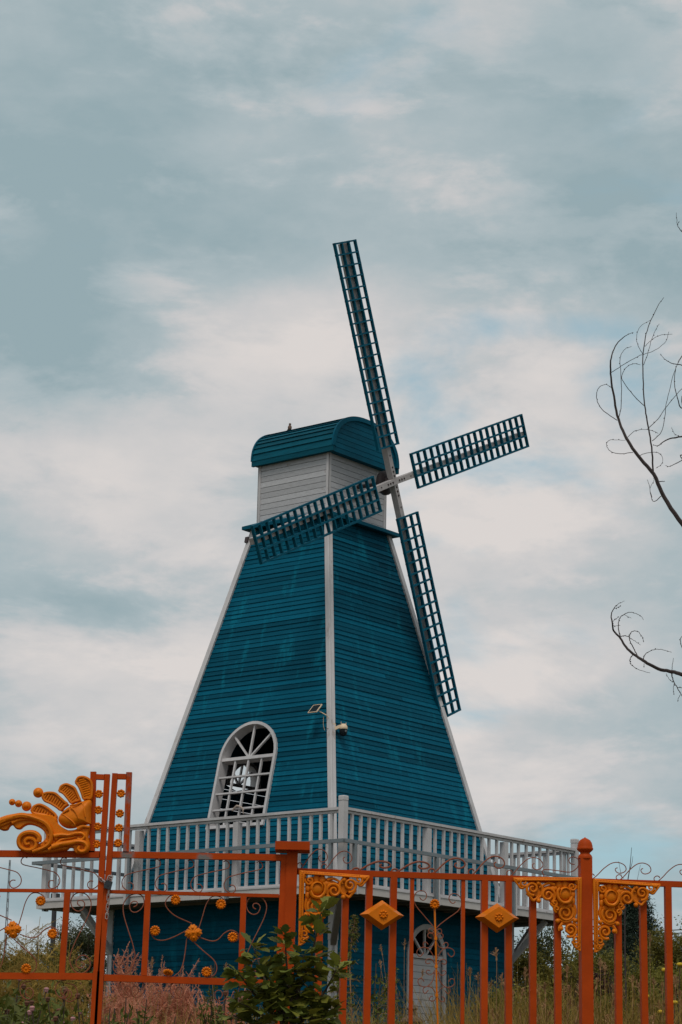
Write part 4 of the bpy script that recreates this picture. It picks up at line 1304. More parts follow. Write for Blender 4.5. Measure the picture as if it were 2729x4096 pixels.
for i in range(28):
    z0, z1_ = h * i / 28, h * (i + 1) / 28
    for a in range(3):
        a0, a1 = a * 2.094, (a + 1) * 2.094
        r0, r1 = .16 - .11 * z0 / h, .16 - .11 * z1_ / h
        mm.tube([(r0 * math.cos(a0), r0 * math.sin(a0), z0), (r1 * math.cos(a1), r1 * math.sin(a1), z1_)], .012, 4)
mm.build('lattice', 'mast', t)
pw = [at(2590, y, 110) for y in (3702, 3714, 3728)]
for i, p in enumerate(pw):
    q = at(2760, 3690 + i * 14, 95)
    a, b = p + (p - q) * 3.0, q + (q - p) * 3
    w_ = thing('power_line', a, 'overhead power wire crossing the sky behind the right fence, %s of three' % ('highest', 'middle', 'lowest')[i], 'wire', 'overhead wires')
    pts = [a + (b - a) * (j / 20) - Vector((0, 0, .8 * math.sin(math.pi * j / 20) - .52)) for j in range(21)]
    place(MB().tube(pts, .022, 5), w_).build('wire', 'pole', w_)

# ------------------------------------------------------------------ vegetation helpers
def quick(name, V, Fc, m, parent=None):
    me = bpy.data.meshes.new(name)
    V = np.asarray(V, dtype=np.float32); Fc = np.asarray(Fc, dtype=np.int32)
    n, k = Fc.shape
    me.vertices.add(len(V)); me.vertices.foreach_set('co', V.ravel())
    me.loops.add(n * k); me.loops.foreach_set('vertex_index', Fc.ravel())
    me.polygons.add(n); me.polygons.foreach_set('loop_start', np.arange(0, n * k, k, dtype=np.int32))
    me.update(calc_edges=True)
    me.materials.append(M[m])
    return link(name, me, parent)
def unit(n):
    v = nrg.normal(size=(n, 3)); return v / np.linalg.norm(v, axis=1, keepdims=True)
def leaves(cen, size, asp=.45, up=0.0):
    """leaf-sized diamonds at the points cen"""
    n = len(cen)
    d = unit(n); d[:, 2] += up; d /= np.linalg.norm(d, axis=1, keepdims=True)
    s = np.cross(d, unit(n)); s /= np.linalg.norm(s, axis=1, keepdims=True) + 1e-9
    nn = np.cross(d, s)
    L = size * nrg.uniform(.6, 1.3, (n, 1))
    a = cen; b = cen + d * L * .5 + s * L * asp * .5 + nn * L * .08
    c = cen + d * L; e_ = cen + d * L * .5 - s * L * asp * .5 + nn * L * .08
    V = np.stack([a, b, c, e_], 1).reshape(-1, 3)
    return V, np.arange(4 * n).reshape(n, 4)
def blades(base, h, w, lean=.25, bend=.3):
    n = len(base)
    az = nrg.uniform(0, 2 * math.pi, n)
    dv = np.stack([np.cos(az), np.sin(az), np.zeros(n)], 1)
    sd = np.stack([-np.sin(az), np.cos(az), np.zeros(n)], 1)
    ph = nrg.uniform(0, math.pi, n)
    sd = np.stack([np.cos(ph), np.sin(ph), np.zeros(n)], 1)
    h = h[:, None]; ln = nrg.uniform(0, lean, (n, 1)); bd = nrg.uniform(0, bend, (n, 1))
    upv = np.array([[0, 0, 1.0]])
    p1 = base + (upv + dv * ln) * h * .5
    p2 = base + upv * h * (1 - bd * .35) + dv * h * (ln + bd)
    V = np.stack([base - sd * w / 2, base + sd * w / 2, p1 + sd * w * .4, p1 - sd * w * .4, p2 + sd * w * .08, p2 - sd * w * .08], 1).reshape(-1, 3)
    i = np.arange(n)[:, None] * 6
    Fc = np.concatenate([i + np.array([[0, 1, 2, 3]]), i + np.array([[3, 2, 4, 5]])], 0)
    return V, Fc
class Acc:
    def __init__(s): s.V, s.F, s.n = [], [], 0
    def add(s, VF):
        V, Fc = VF
        s.V.append(V); s.F.append(Fc + s.n); s.n += len(V)
    def build(s, name, m, parent=None): return quick(name, np.concatenate(s.V), np.concatenate(s.F), m, parent)

def shrub(px, pyt, Y, wpx, label, m, n=2600, leaf=.10, lumps=9, asp=.45, name='shrub', cat='shrub', conical=False, group=None, up=0.1):
    """shrub or tree whose top shows at pyt, wpx photo pixels wide, Y metres away"""
    p = at(px, pyt, Y); zb = gz(p.x, p.y)
    hgt = p.z - zb; wid = wpx / F * Y; n, leaf, lumps = int(n * 6), leaf * .55, int(lumps * 1.7)
    t = thing(name, Vector((p.x, p.y, zb)), label, cat, group)
    tr = MB()
    tips = []
    for i in range(7 if not conical else 1):
        a = rng.uniform(0, 6.28); rr = wid * .5 * rng.uniform(.2, .8) if not conical else 0
        tip = Vector((rr * math.cos(a), rr * math.sin(a), hgt * rng.uniform(.55, .92)))
        tr.tube(spline([(0, 0, -.1), (tip.x * .25, tip.y * .25, hgt * .3), tip], 4), .05 * hgt / 3, 6, .012)
        tips.append(tip)
    tr.build('trunk', 'barkg', t)
    acc = Acc()
    if conical:
        k = 46
        for i in range(k):
            z = hgt * (.10 + .88 * (i / k))
            r0 = wid * .5 * (1 - (z / hgt)) ** .8 * rng.uniform(.75, 1.15) + .06
            for j in range(6):
                a = rng.uniform(0, 6.28)
                nn = max(10, int(n / (k * 6)))
                s_ = nrg.uniform(.1, 1, (nn, 1)) ** .7
                c = np.array([[0, 0, z]]) + np.array([[math.cos(a), math.sin(a), -.12]]) * s_ * r0 + nrg.normal(size=(nn, 3)) * .06 * (1 + wid * .15)
                acc.add(leaves(c, leaf, asp, .1))
    else:
        for i in range(lumps):
            a = rng.uniform(0, 6.28)
            zz = hgt * (rng.uniform(.12, .86) if i else .80)
            env = math.sin(math.pi * min(.95, .25 + .6 * zz / hgt))
            rr = wid * .5 * math.sqrt(rng.uniform(0, .8)) * env if i else 0
            c0 = np.array([[rr * math.cos(a), rr * math.sin(a), zz]])
            R0 = wid * rng.uniform(.16, .28)
            nn = n // lumps
            d = unit(nn) * (nrg.uniform(0, 1, (nn, 1)) ** .45) * R0 * np.array([[1, 1, .85]])
            d *= 1 + .35 * np.sin(d[:, :1] * 9 / R0 * .4 + d[:, 2:3] * 7 / R0 * .5 + i)
            c = c0 + d
            c[:, 2] = np.minimum(c[:, 2], hgt * nrg.uniform(.9, 1.03, nn))
            acc.add(leaves(c, leaf, asp, up))
        # sprays that break the outline
        for i in range(60):
            a = rng.uniform(0, 6.28); e_ = rng.uniform(.2, 1.4)
            d = np.array([math.cos(a) * math.cos(e_), math.sin(a) * math.cos(e_), math.sin(e_)])
            s_ = nrg.uniform(.55, 1.0, (18, 1))
            c = np.array([[0, 0, hgt * .5]]) + d[None] * s_ * np.array([[wid * .55, wid * .55, hgt * .52]]) + nrg.normal(size=(18, 3)) * .05
            acc.add(leaves(c, leaf, asp, up))
    acc.build('crown', m, t)
    return t

# trees and shrubs beyond the windmill
shrub(2545, 3535, 60, 520, 'dark conifer behind the right-hand fence panel', 'conifer', 9000, .16, name='conifer_tree', cat='tree', conical=True, asp=.3)
shrub(2462, 3640, 70, 420, 'second dark conifer, left of and behind the taller one', 'conifer', 7000, .16, name='conifer_tree', cat='tree', conical=True, asp=.3)
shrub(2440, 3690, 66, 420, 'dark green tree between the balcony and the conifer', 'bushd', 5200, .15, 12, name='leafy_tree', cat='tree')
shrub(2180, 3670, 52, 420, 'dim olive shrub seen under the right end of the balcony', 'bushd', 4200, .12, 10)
shrub(2330, 3740, 46, 360, 'olive shrub behind the domed fence post', 'bush', 3800, .11, 10)
shrub(2690, 3670, 42, 380, 'pale olive shrub at the right edge of the picture', 'bush', 3600, .09, 10)
shrub(2590, 3830, 38, 260, 'low olive shrub in front of the conifer', 'bush', 3000, .085, 9)
shrub(2850, 3690, 44, 330, 'olive shrub just outside the right edge', 'bush', 2600, .09, 9)
shrub(2250, 3800, 40, 360, 'low olive shrub right of the windmill corner', 'bush', 3600, .10, 10)
shrub(2120, 3760, 43, 280, 'olive shrub against the lower right corner of the windmill', 'bush', 3400, .10, 10)
shrub(2390, 3850, 44, 240, 'maroon leaved shrub right of the domed post', 'maroon', 2600, .09, 9)
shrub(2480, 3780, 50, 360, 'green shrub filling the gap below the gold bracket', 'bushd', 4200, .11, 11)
shrub(2700, 3850, 34, 300, 'yellowish shrub low at the right edge', 'bush', 3600, .08, 10)
shrub(2010, 3930, 36, 200, 'small olive shrub at the foot of the windmill wall', 'bush', 2200, .08, 8)
shrub(1960, 3960, 25, 210, 'low leafy clump behind the second diamond bars', 'bush', 1800, .08, 9)
shrub(2150, 3930, 23, 260, 'low leafy clump left of the domed fence post', 'bush', 2200, .08, 9)
shrub(2410, 3940, 22, 250, 'low leafy clump right of the domed fence post', 'bush', 2200, .075, 9)
shrub(2620, 3930, 22, 260, 'low leafy clump among the yellow flowers', 'bush', 2200, .075, 9)
shrub(110, 3780, 42, 260, 'ochre shrub behind the leftmost gold flowers', 'bush', 3000, .09, 9)
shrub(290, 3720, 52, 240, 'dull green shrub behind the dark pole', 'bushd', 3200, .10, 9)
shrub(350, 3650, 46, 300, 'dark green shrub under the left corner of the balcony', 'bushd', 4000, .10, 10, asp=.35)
shrub(205, 3725, 44, 360, 'ochre green shrub left of the windmill', 'bush', 4200, .09, 11, asp=.35)
shrub(25, 3780, 40, 280, 'low green shrub at the left edge behind the gate', 'bush', 3000, .08, 9)
shrub(-130, 3760, 48, 330, 'ochre shrub just outside the left edge', 'bush', 2600, .09, 9)

# feathery sprays: a stem with fine side threads all along it
def spray(acc, b, tip, n, ln, w=.006, droop=.2, tier=1):
    b, tip = np.array(b), np.array(tip)
    ax = tip - b; L = np.linalg.norm(ax); ax = ax / L
    s_ = nrg.uniform(.15, 1, (n, 1)) ** .8
    c = b[None] + ax[None] * s_ * L
    d = unit(n) * .8 + ax[None] * .9
    d /= np.linalg.norm(d, axis=1, keepdims=True)
    sd = np.cross(d, unit(n)); sd /= np.linalg.norm(sd, axis=1, keepdims=True) + 1e-9
    l = ln * (1.15 - s_) * nrg.uniform(.5, 1.3, (n, 1))
    e_ = c + d * l - np.array([[0, 0, 1]]) * l * droop
    V = np.stack([c - sd * w / 2, c + sd * w / 2, e_ + sd * w * .15, e_ - sd * w * .15], 1).reshape(-1, 3)
    acc.add((V, np.arange(4 * n).reshape(n, 4)))
    # stem
    up_ = np.array([1.0, 0, 0])
    V = np.stack([b - up_ * w, b + up_ * w, tip + up_ * w * .3, tip - up_ * w * .3])
    acc.add((V, np.array([[0, 1, 2, 3]])))

def plume_shrub(px, pyt, Y, wpx, label, k=34, m='pink'):
    p = at(px, pyt, Y); zb = gz(p.x, p.y); hgt = p.z - zb; wid = wpx / F * Y
    t = thing('plume_shrub', Vector((p.x, p.y, zb)), label, 'shrub', 'pink plume shrubs' if m == 'pink' else None)
    acc, st_ = Acc(), MB()
    for i in range(k):
        a = rng.uniform(0, 6.28); rr = wid * .5 * math.sqrt(rng.random())
        h = hgt * rng.uniform(.55, 1.0) * (1 - .35 * (rr / (wid * .5)) ** 2)
        b = (rr * .5 * math.cos(a), rr * .5 * math.sin(a), 0); tip = (rr * math.cos(a) + rng.uniform(-.1, .1), rr * math.sin(a), h)
        st_.tube([b, tip], .008, 4, .003)
        for j in range(5):
            f_ = rng.uniform(.25, .85)
            q = Vector(b) + (Vector(tip) - Vector(b)) * f_
            e_ = q + Vector((rng.uniform(-.22, .22), rng.uniform(-.22, .22), rng.uniform(.18, .38)))
            spray(acc, q, e_, 46, .10, .0075)
        spray(acc, Vector(b) + (Vector(tip) - Vector(b)) * .5, tip, 70, .12, .0075)
    st_.build('stems', 'tan', t)
    acc.build('plumes', m, t)
    return t
for px, pyt, Y, w_, l in ((520, 3760, 32, 190, 'pink feathery shrub against the lower left corner of the windmill'), (640, 3775, 31, 220, 'pink feathery shrub in the middle of the right gate leaf'),
                          (760, 3830, 31, 210, 'pink feathery shrub left of the lantern behind the gate'), (430, 3890, 27, 190, 'pink feathery shrub behind the meeting stiles of the gate'), (880, 3930, 29, 170, 'low pink feathery shrub beside the leafy sapling'), (580, 3960, 25, 240, 'low pink feathery shrub in front of the taller ones')):
    plume_shrub(px, pyt, Y, w_, l, 40)

def frond_plant(px, pyt, Y, wpx, label, k=12, m='yel'):
    p = at(px, pyt, Y); zb = gz(p.x, p.y); hgt = p.z - zb; wid = wpx / F * Y
    t = thing('feathery_plant', Vector((p.x, p.y, zb)), label, 'plant', 'yellow feathery plants')
    acc, st_ = Acc(), MB()
    for i in range(k + 8):
        tip = Vector((wid * rng.uniform(-.5, .5), wid * rng.uniform(-.3, .3), hgt * rng.uniform(.6, 1)))
        st_.tube([(tip.x * .3, tip.y * .3, 0), tip], .008, 4, .003)
        for j in range(6):
            q = Vector((tip.x * .3, tip.y * .3, 0)); q = q + (tip - q) * rng.uniform(.45, .95)
            e_ = q + Vector((rng.choice((-1, 1)) * rng.uniform(.12, .4), rng.uniform(-.2, .2), rng.uniform(.06, .28)))
            spray(acc, q, e_, 60, .09, .005, .35)
    st_.build('stems', 'yel', t); acc.build('fronds', m, t)
for px, pyt, Y, w_, l in ((95, 3660, 27, 210, 'tall yellow feathery plant left of the cross rosette'), (215, 3740, 26, 190, 'yellow feathery plant behind the left gate leaf, right of the flowers'), (10, 3700, 26, 150, 'yellow feathery plant at the left edge'), (280, 3830, 25, 170, 'low yellow feathery plant beside the meeting stiles')):
    frond_plant(px, pyt, Y, w_, l)

# leafy weeds and thistles
def weed(px, pyt, Y, label, m='green', head=None, bushy=26, leaf=.09, cat='weed', name='weed', group=None, asp=.35):
    p = at(px, pyt, Y); zb = gz(p.x, p.y); hgt = p.z - zb
    t = thing(name, Vector((p.x, p.y, zb)), label, cat, group)
    st_, acc, heads = MB(), Acc(), []
    for i in range(rng.randint(3, 5)):
        tip = Vector((rng.uniform(-.16, .16), rng.uniform(-.16, .16), hgt * (1 if i == 0 else rng.uniform(.7, .97))))
        cv = spline([(0, 0, -.03), (tip.x * .3 + rng.uniform(-.03, .03), tip.y * .3, hgt * .5), tip], 5)
        st_.tube(cv, .009, 5, .004)
        heads.append(tip)
        for q in range(bushy):
            f_ = rng.uniform(.25, .98); c = cv[int(f_ * (len(cv) - 1))]
            nn = 3
            acc.add(leaves(np.array([c]) + nrg.normal(size=(nn, 3)) * .025, leaf * (1.25 - .6 * f_), asp, .2))
    st_.build('stems', 'barkg', t); acc.build('leaves', m, t)
    if head:
        for q in heads: MB().ball(q, .015, 8, 6, (1, 1, 1.1)).ball(q + Vector((0, 0, .010)), .017, 8, 5, (1.1, 1.1, .7)).build('flower_head', head, t)
    return t
gl = 'thistles behind the left gate leaf'
spots = [(20, 3915, 'petal'), (55, 3990, 'seed'), (100, 3960, 'petal'), (140, 4010, 'seed'), (185, 3955, 'seed'), (225, 4040, 'petal'), (30, 4050, 'petal'), (270, 3970, 'seed'), (310, 4015, 'petal'), (85, 4055, 'seed'), (345, 3985, 'seed'), (160, 4075, 'seed'), (-40, 3950, 'seed'), (250, 4075, 'petal')]
for i, (x, y, hd) in enumerate(spots):
    where = ('left of the spiral wire', 'below the lower rail', 'near the left edge')[0 if x > 180 else (1 if x > 70 else 2)]
    weed(x, y, 15.2 + .35 * (i % 5), 'leafy thistle with %s heads %s of the left gate leaf, %s' % ('pink' if hd == 'petal' else 'brown', 'behind the lower part', where) if False else 'leafy green thistle with %s flower heads behind the left gate leaf' % ('pale pink' if hd == 'petal' else 'dried brown'),
         'green', hd, 30, .11, 'thistle', 'thistle', 'pink-headed thistles' if hd == 'petal' else 'brown-headed thistles')
for x, y, Y, l in ((470, 3990, 17, 'green weed in front of the pink shrubs, right of the meeting stiles'), (560, 4000, 17.5, 'green weed in the middle of the right gate leaf'), (640, 4040, 16.5, 'low green weed under the cross rosette of the right leaf'), (400, 4030, 16, 'green weed at the foot of the meeting stiles'),
                   (855, 3850, 24, 'pale green weed behind the lowest gold flower of the right leaf'), (1500, 3850, 22, 'feathery green weed between the first two thick bars'), (1530, 3960, 21, 'low feathery green weed beside the gold diamond bars')):
    weed(x, y, Y, l, 'green', None, 34, .085)
for x, y, Y, l in ((910, 3950, 16.5, 'thistle with brown heads left of the sapling'), (955, 3985, 16.2, 'thistle with brown heads touching the sapling')):
    weed(x, y, Y, l, 'green', 'seed', 7, .06, 'thistle', 'thistle')
def wormwood(px, pyt, Y, label, m='green'):
    p = at(px, pyt, Y); zb = gz(p.x, p.y); hgt = p.z - zb
    t = thing('wormwood', Vector((p.x, p.y, zb)), label, 'weed')
    st_, acc = MB(), Acc()
    cv = spline([(0, 0, 0), (.03, 0, hgt * .4), (-.01, 0, hgt * .8), (.03, 0, hgt)], 14)
    st_.tube(cv, .010, 5, .003)
    for f_ in np.linspace(.35, 1, 60):
        c = np.array(cv[int(f_ * (len(cv) - 1))])
        L = .16 * (1.25 - f_)
        for j in range(2):
            d = unit(1)[0]; d[2] = abs(d[2]) * .3
            st_.tube([c, c + d * L * .6, c + d * L + np.array([0, 0, -.03])], .0025, 4, .001)
            acc.add(leaves(c[None] + d[None] * L * nrg.uniform(.2, 1, (6, 1)), .035, .35, -.1))
    st_.build('stems', 'tan', t); acc.build('leaves', m, t)
wormwood(1408, 3662, 19, 'tall thin wormwood stalk between the first fence bars')
wormwood(1362, 3800, 18, 'wormwood with narrow leaves in front of the white corner board')
wormwood(1560, 3880, 20, 'short wormwood right of the first diamond')

def seed_grass(px, pyt, Y, label, k=7, m='tan', group='tan seed grasses', wid=.3, name='seed_grass'):
    p = at(px, pyt, Y); zb = gz(p.x, p.y); hgt = p.z - zb
    t = thing(name, Vector((p.x, p.y, zb)), label, 'grass tuft', group)
    acc, st_ = Acc(), MB()
    for i in range(k):
        h = hgt * (1 if i == 0 else rng.uniform(.72, .98))
        tip = Vector((rng.uniform(-wid, wid), rng.uniform(-wid, wid), h)) if i else Vector((0, 0, h))
        cv = spline([(tip.x * .2, tip.y * .2, 0), (tip.x * .5, tip.y * .5, h * .55), tip, tip + Vector((rng.uniform(-.06, .06), 0, -.03))], 5)
        st_.tube(cv[:-5], .004, 4, .002)
        q = Vector(cv[int(len(cv) * .58)])
        spray(acc, q, tip, 46, .055, .006, .1)
    st_.build('stalks', m, t); acc.build('seed_heads', m, t)
for i, (x, y, Y) in enumerate([(1985, 3790, 17), (2100, 3870, 16), (2240, 3820, 17), (2270, 3860, 16), (2400, 3830, 17), (2420, 3850, 18), (2530, 3900, 16), (2600, 3730, 19), (2650, 3930, 16), (2700, 3900, 17), (1880, 3870, 17), (2050, 3960, 16), (2180, 3930, 16), (2320, 3950, 16), (2480, 3960, 16), (1620, 3755, 24), (2720, 3960, 17), (2150, 4000, 17)]):
    seed_grass(x, y, Y, 'tan seed grass standing behind the right-hand part of the fence', 6)
seed_grass(905, 3850, 22, 'bent seed grass behind the right gate leaf, left of the sapling', 4, group=None)
seed_grass(610, 3830, 22, 'pale dry stalks behind the left part of the right gate leaf', 5, group=None)
def yellow_flower(px, py, Y, label):
    p = at(px, py, Y); zb = gz(p.x, p.y)
    t = thing('yellow_flower', Vector((p.x, p.y, zb)), label, 'flower', 'yellow flowers behind the right fence')
    MB().tube(spline([(.03, 0, 0), (-.02, 0, (p.z - zb) * .6), (0, 0, p.z - zb)], 5), .005, 5, .003).build('stem', 'barkg', t)
    MB().ball((0, 0, p.z - zb), .022, 8, 5, (1.2, 1.2, .7)).build('flower_head', 'yellow', t)
for x, y in ((2660, 3880), (2720, 3858), (2643, 4048), (2700, 4010), (2585, 3985)):
    yellow_flower(x, y, 17, 'small yellow flower on a thin stem behind the right fence panel')

# meadow: uncounted grass
acc = Acc()
def meadow(n, x0, x1, y0, y1, h0, h1, w):
    x = nrg.uniform(x0, x1, n); y = nrg.uniform(y0, y1, n)
    z = np.array([gz(a, b) for a, b in zip(x, y)])
    acc.add(blades(np.stack([x, y, z - .02], 1), nrg.uniform(h0, h1, n), w, .3, .45))
meadow(9000, -4, 4.5, 14.2, 20, .45, 1.15, .012)
meadow(9000, -6, 6.5, 20, 34, .5, 1.15, .016)
meadow(9000, .8, 4.8, 14.6, 20, .8, 1.5, .009)
meadow(5000, -12, 14, 34, 60, .5, 1.0, .025)
meadow(5000, -6, 6, 8, 13.2, .15, .45, .012)
tag(acc.build('meadow_grass', 'grass'), 'dry olive meadow grass on the slope behind the fence', 'grass', kind='stuff')
acc = Acc()
n = 22000
x = nrg.uniform(-3.7, -1.95, n); y = nrg.uniform(14.6, 19, n)
z = np.array([gz(a, b) for a, b in zip(x, y)])
acc.add(leaves(np.stack([x, y, z + nrg.uniform(0, 1.0, n) ** .7 * (1.12 + .30 * np.sin(x * 3.1 + 1) * np.sin(y * 2.3))], 1), .075, .4, .3))
tag(acc.build('ground_cover', 'green'), 'green leafy ground cover behind the gate', 'ground cover', kind='stuff')

# ------------------------------------------------------------------ lobed sapling in front of the gate pillar
def leaf_mesh(v):
    r_ = random.Random(v)
    side = [(.0, .0), (.10, .10), (.26, .22), (.22, .34), (.36, .50), (.27, .58), (.26, .72), (.15, .84), (.0, 1.0)]
    side = [(x * r_.uniform(.85, 1.2), y) for x, y in side]
    m = MB()
    vs = [(0, y, -.12 * (y - .4) ** 2) for x, y in side]
    L = [(-x, y, .22 * x - .12 * (y - .4) ** 2 + r_.uniform(-.02, .02)) for x, y in side]
    Rr = [(x, y, .22 * x - .12 * (y - .4) ** 2 + r_.uniform(-.02, .02)) for x, y in side]
    n = len(side)
    fs = []
    for i in range(n - 1):
        fs += [(i, i + 1, n + i + 1, n + i), (i, 2 * n + i, 2 * n + i + 1, i + 1)]
    m.add(vs + L + Rr, fs)
    m.tube([(0, -.25, .02), (0, 0, 0)], .012, 4)
    return m.mesh('leaf', 'leaf', True, False)
lm = [leaf_mesh(i) for i in range(5)]
sb = at(1160, 4096, 12.9)
zb = gz(sb.x, sb.y)
sap = thing('sapling', Vector((sb.x, sb.y, zb)), 'leafy green sapling with lobed leaves growing in front of the gate pillar', 'sapling')
stm = MB()
tips = [((1285, 3650), (1240, 3850), (1180, 4050)), ((1140, 3745), (1150, 3900), (1165, 4060)), ((1015, 3790), (1060, 3920), (1140, 4080)), ((1345, 3880), (1290, 3980), (1200, 4090)), ((950, 3885), (1020, 3980), (1130, 4110)),
        ((960, 4010), (1050, 4060), (1140, 4140)), ((1335, 4040), (1280, 4080), (1190, 4140)), ((1215, 3820), (1200, 3950), (1175, 4100)), ((1090, 3930), (1110, 4010), (1150, 4120)), ((930, 4060), (1040, 4110), (1140, 4180)), ((1290, 4080), (1250, 4110), (1180, 4170))]
leafspots = []
for ti, (a, b, c) in enumerate(tips):
    dy = [rng.uniform(-.10, .10), rng.uniform(-.06, .06), 0]
    P = [at(q[0], q[1], 12.9 + d) - sap.location for q, d in zip((a, b, c), dy)]
    base = Vector((rng.uniform(-.03, .03), rng.uniform(-.03, .03), .0))
    cv = spline([base, P[2], P[1], P[0]], 8)
    stm.tube(cv, .014, 6, .003)
    for j in range(60 if ti in (0, 2) else 44):
        f_ = rng.uniform(.42, 1.0) if j > 3 else .99
        leafspots.append((Vector(cv[min(len(cv) - 1, int(f_ * len(cv)))]), f_))
stm.build('stem', 'barkg', sap)
for i, (p, f_) in enumerate(leafspots):
    o = link('leaf', lm[i % 5], sap)
    a = rng.uniform(0, 2 * math.pi)
    s_ = rng.choice((rng.uniform(.050, .080), rng.uniform(.070, .118))) * (1.15 - .45 * max(0, f_ - .5))
    el = rng.uniform(-.5, .9)
    d = Vector((math.cos(a) * math.cos(el), math.sin(a) * math.cos(el), math.sin(el)))
    q = d.to_track_quat('Y', 'Z')
    o.rotation_mode = 'QUATERNION'
    q2 = q @ Matrix.Rotation(rng.uniform(-.7, .7), 3, 'Y').to_quaternion()
    o.rotation_quaternion = q2
    o.location = p + d * (s_ * .28)
    o.scale = (s_ * 1.05, s_, s_)

# ------------------------------------------------------------------ bare tree whose limbs reach in from the right
BY = 17.0
tb = at(3700, 4300, BY)
zb = gz(tb.x, tb.y)
tree = thing('bare_tree', Vector((tb.x, tb.y, zb)), 'leafless tree with looping dark twigs reaching in from the right', 'tree')
ti0 = at(3640, 2950, BY) - tree.location
ti0b = at(3560, 3300, BY) - tree.location
MB().tube(spline([(0, 0, -.2), (.05, 0, ti0b.z * .55), ti0b, ti0, at(3660, 2300, BY) - tree.location, at(3600, 1500, BY) - tree.location], 6), .11, 10, .03).build('trunk', 'bark', tree)
def za(x, y): return (2300 + x * .595, 800 + y * .595)
def zb_(x, y): return (2400 + x * .2124, 2350 + y * .2124)
def limb(curves, conv, name='branch', jit=.05):
    m = MB()
    for pts, w0, w1 in curves:
        dd = [rng.uniform(-jit, jit) for _ in pts]
        P = [at(*conv(*q), BY + d) - tree.location for q, d in zip(pts, dd)]
        cv = spline(P, 5)
        for j in range(1, len(cv) - 1):
            cv[j] = cv[j] + Vector((rng.uniform(-1, 1), rng.uniform(-1, 1), rng.uniform(-1, 1))) * .0022
        m.tube(cv, w0 * .72 * BY / F / 2, 6, w1 * .8 * BY / F / 2)
        for j in range(3, len(cv) - 1, 3):
            if rng.random() < .6: m.ball(cv[j] + Vector((rng.uniform(-1, 1), 0, rng.uniform(-1, 1))) * .004, .0045, 5, 4)
    return m.build(name, 'bark', tree, True, False)
limb([([(2250, 3620), (1300, 2850), (830, 2330), (722, 2180), (600, 2000), (530, 1845), (420, 1715), (345, 1600), (293, 1475), (262, 1320), (240, 1165), (245, 1060), (280, 970), (345, 910), (393, 890)], 32, 2),
      ([(528, 1840), (515, 1660), (490, 1510), (470, 1380), (458, 1200), (460, 1030), (480, 900), (520, 790), (565, 700), (598, 655)], 10, 2.5),
      ([(285, 1482), (180, 1405), (145, 1325), (160, 1265), (205, 1240), (245, 1262)], 4.5, 2.5), ([(295, 1470), (310, 1380), (312, 1200), (303, 1100), (310, 1040), (340, 1000), (380, 985)], 4.5, 2.2),
      ([(465, 1382), (390, 1310), (320, 1210), (320, 1170), (350, 1120), (400, 1100), (440, 1108)], 4.5, 2.2), ([(240, 1162), (330, 1105), (440, 1045), (540, 1010), (610, 950), (632, 885)], 4, 2),
      ([(455, 1035), (425, 980), (415, 920), (440, 850), (510, 806)], 3.5, 2), ([(462, 1110), (490, 1030), (515, 940), (545, 870), (567, 833)], 3.5, 2), ([(470, 985), (510, 945), (570, 910), (655, 902)], 3, 2),
      ([(390, 1698), (300, 1705), (240, 1690), (214, 1650), (225, 1618), (270, 1612), (340, 1615)], 4, 2), ([(350, 1598), (400, 1555), (460, 1542), (520, 1550), (560, 1570)], 3.5, 2),
      ([(425, 1720), (500, 1698), (560, 1700), (590, 1735), (580, 1780), (545, 1803)], 3.5, 2), ([(590, 1985), (525, 2025), (500, 1920), (486, 1880)], 5, 2), ([(520, 2000), (505, 1940), (530, 1890), (528, 1870)], 3, 1.8),
      ([(565, 1895), (605, 1890)], 6, 3), ([(498, 1530), (560, 1470), (620, 1385), (700, 1290), (760, 1230)], 4.5, 3), ([(520, 1620), (580, 1560), (605, 1450), (615, 1370), (650, 1220), (690, 1100), (721, 1045), (760, 1000)], 4.5, 2.5)], za)
limb([([(1700, 1900), (900, 1560), (721, 1590), (620, 1610), (560, 1650), (525, 1645)], 14, 2), ([(650, 1530), (670, 1570), (700, 1588)], 2.5, 2), ([(1500, 1600), (800, 1300), (721, 1400), (690, 1330), (668, 1240), (680, 1130), (721, 1050)], 9, 2),
      ([(1700, 1900), (800, 1720), (721, 1750), (640, 1790), (608, 1785)], 9, 2), ([(1500, 1600), (820, 1150), (721, 1110), (660, 1100), (610, 1075), (575, 1035)], 8, 2), ([(1500, 1300), (800, 300), (721, 215), (690, 165), (682, 85)], 8, 2), ([(690, 165), (703, 140)], 2, 1.5),
      ([(2250, 1200), (1900, 1500), (1700, 1900)], 40, 20)], za)
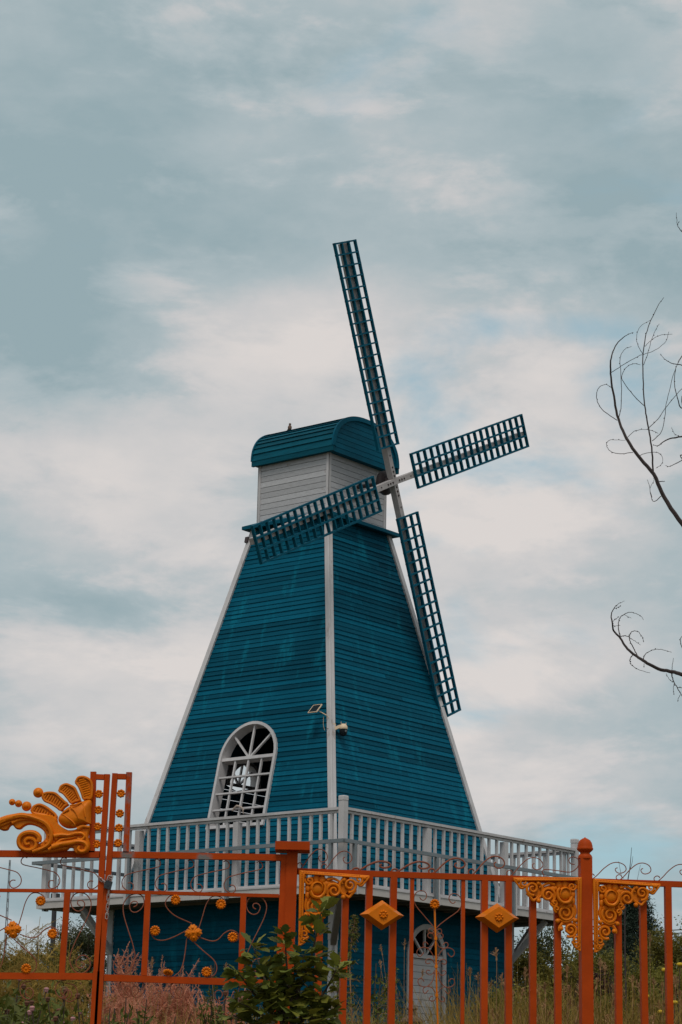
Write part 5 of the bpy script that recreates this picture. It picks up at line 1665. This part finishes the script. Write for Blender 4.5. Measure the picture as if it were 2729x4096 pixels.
limb([([(5900, 2830), (3600, 2250), (2200, 1850), (1549, 1640), (1350, 1585), (1100, 1530), (850, 1400), (700, 1300), (520, 1160), (390, 960), (265, 820), (230, 650), (215, 520), (255, 410), (330, 320), (465, 252)], 27, 1.5),
      ([(390, 940), (360, 820), (350, 680), (380, 570), (470, 500), (580, 465), (700, 495), (790, 560), (822, 610)], 6, 2), ([(400, 920), (480, 908), (560, 940), (660, 1010), (765, 1082)], 5, 2),
      ([(705, 1290), (640, 1150), (570, 1020), (560, 900), (600, 835), (670, 818), (740, 850), (800, 940), (825, 1030)], 6, 2), ([(830, 1385), (825, 1320), (870, 1240), (970, 1185), (1110, 1163), (1230, 1185), (1350, 1222)], 5, 2),
      ([(620, 1270), (570, 1340), (570, 1410), (610, 1470), (750, 1555), (945, 1608)], 5, 2), ([(1360, 1590), (1360, 1480), (1385, 1330)], 4, 2), ([(1355, 1600), (1365, 1690), (1400, 1790), (1460, 1890), (1549, 2040), (1700, 2300)], 7, 3),
      ([(1395, 1780), (1340, 1760), (1280, 1690), (1250, 1620)], 3, 2), ([(1395, 1820), (1380, 1950), (1400, 2020)], 3, 2), ([(1460, 1880), (1549, 1890), (1650, 1880)], 4, 3), ([(1520, 2020), (1480, 2080), (1465, 2150)], 3, 2),
      ([(230, 645), (300, 590), (360, 545)], 3, 2), ([(240, 715), (300, 722), (385, 714)], 3, 2), ([(265, 400), (330, 375), (398, 345)], 3, 2), ([(460, 510), (590, 578)], 3, 2), ([(835, 1430), (832, 1508)], 3, 2), ([(1549, 1130), (1515, 1000), (1549, 915), (1650, 880)], 4, 3), ([(2200, 1850), (1800, 1400), (1549, 1130)], 10, 4)], zb_)
limb([([(2250, 1200), (1600, 900), (1300, 300), (1200, -100)], 50, 10), ([(1600, 900), (1250, 1000), (1000, 700)], 20, 4)], za)
tw = at(2508, 3700, 21)
twz = gz(tw.x, tw.y)
twig = thing('bare_twig', Vector((tw.x, tw.y, twz)), 'thin bare young tree top rising above the rail right of the domed post', 'twig')
def tp(x, y): return at(x, y, 21) - twig.location
MB().tube(spline([(0, 0, 0), tp(2500, 3760), tp(2508, 3560), tp(2520, 3470), tp(2527, 3390)], 6), .009, 6, .0018).build('stem', 'bark', twig)
for a, b, c in (((2508, 3575), (2540, 3550), (2562, 3460)), ((2508, 3560), (2490, 3520), (2475, 3445)), ((2520, 3480), (2528, 3455), (2532, 3425))):
    MB().tube(spline([tp(*a), tp(*b), tp(*c)], 5), .003, 5, .0014).build('branch', 'bark', twig)
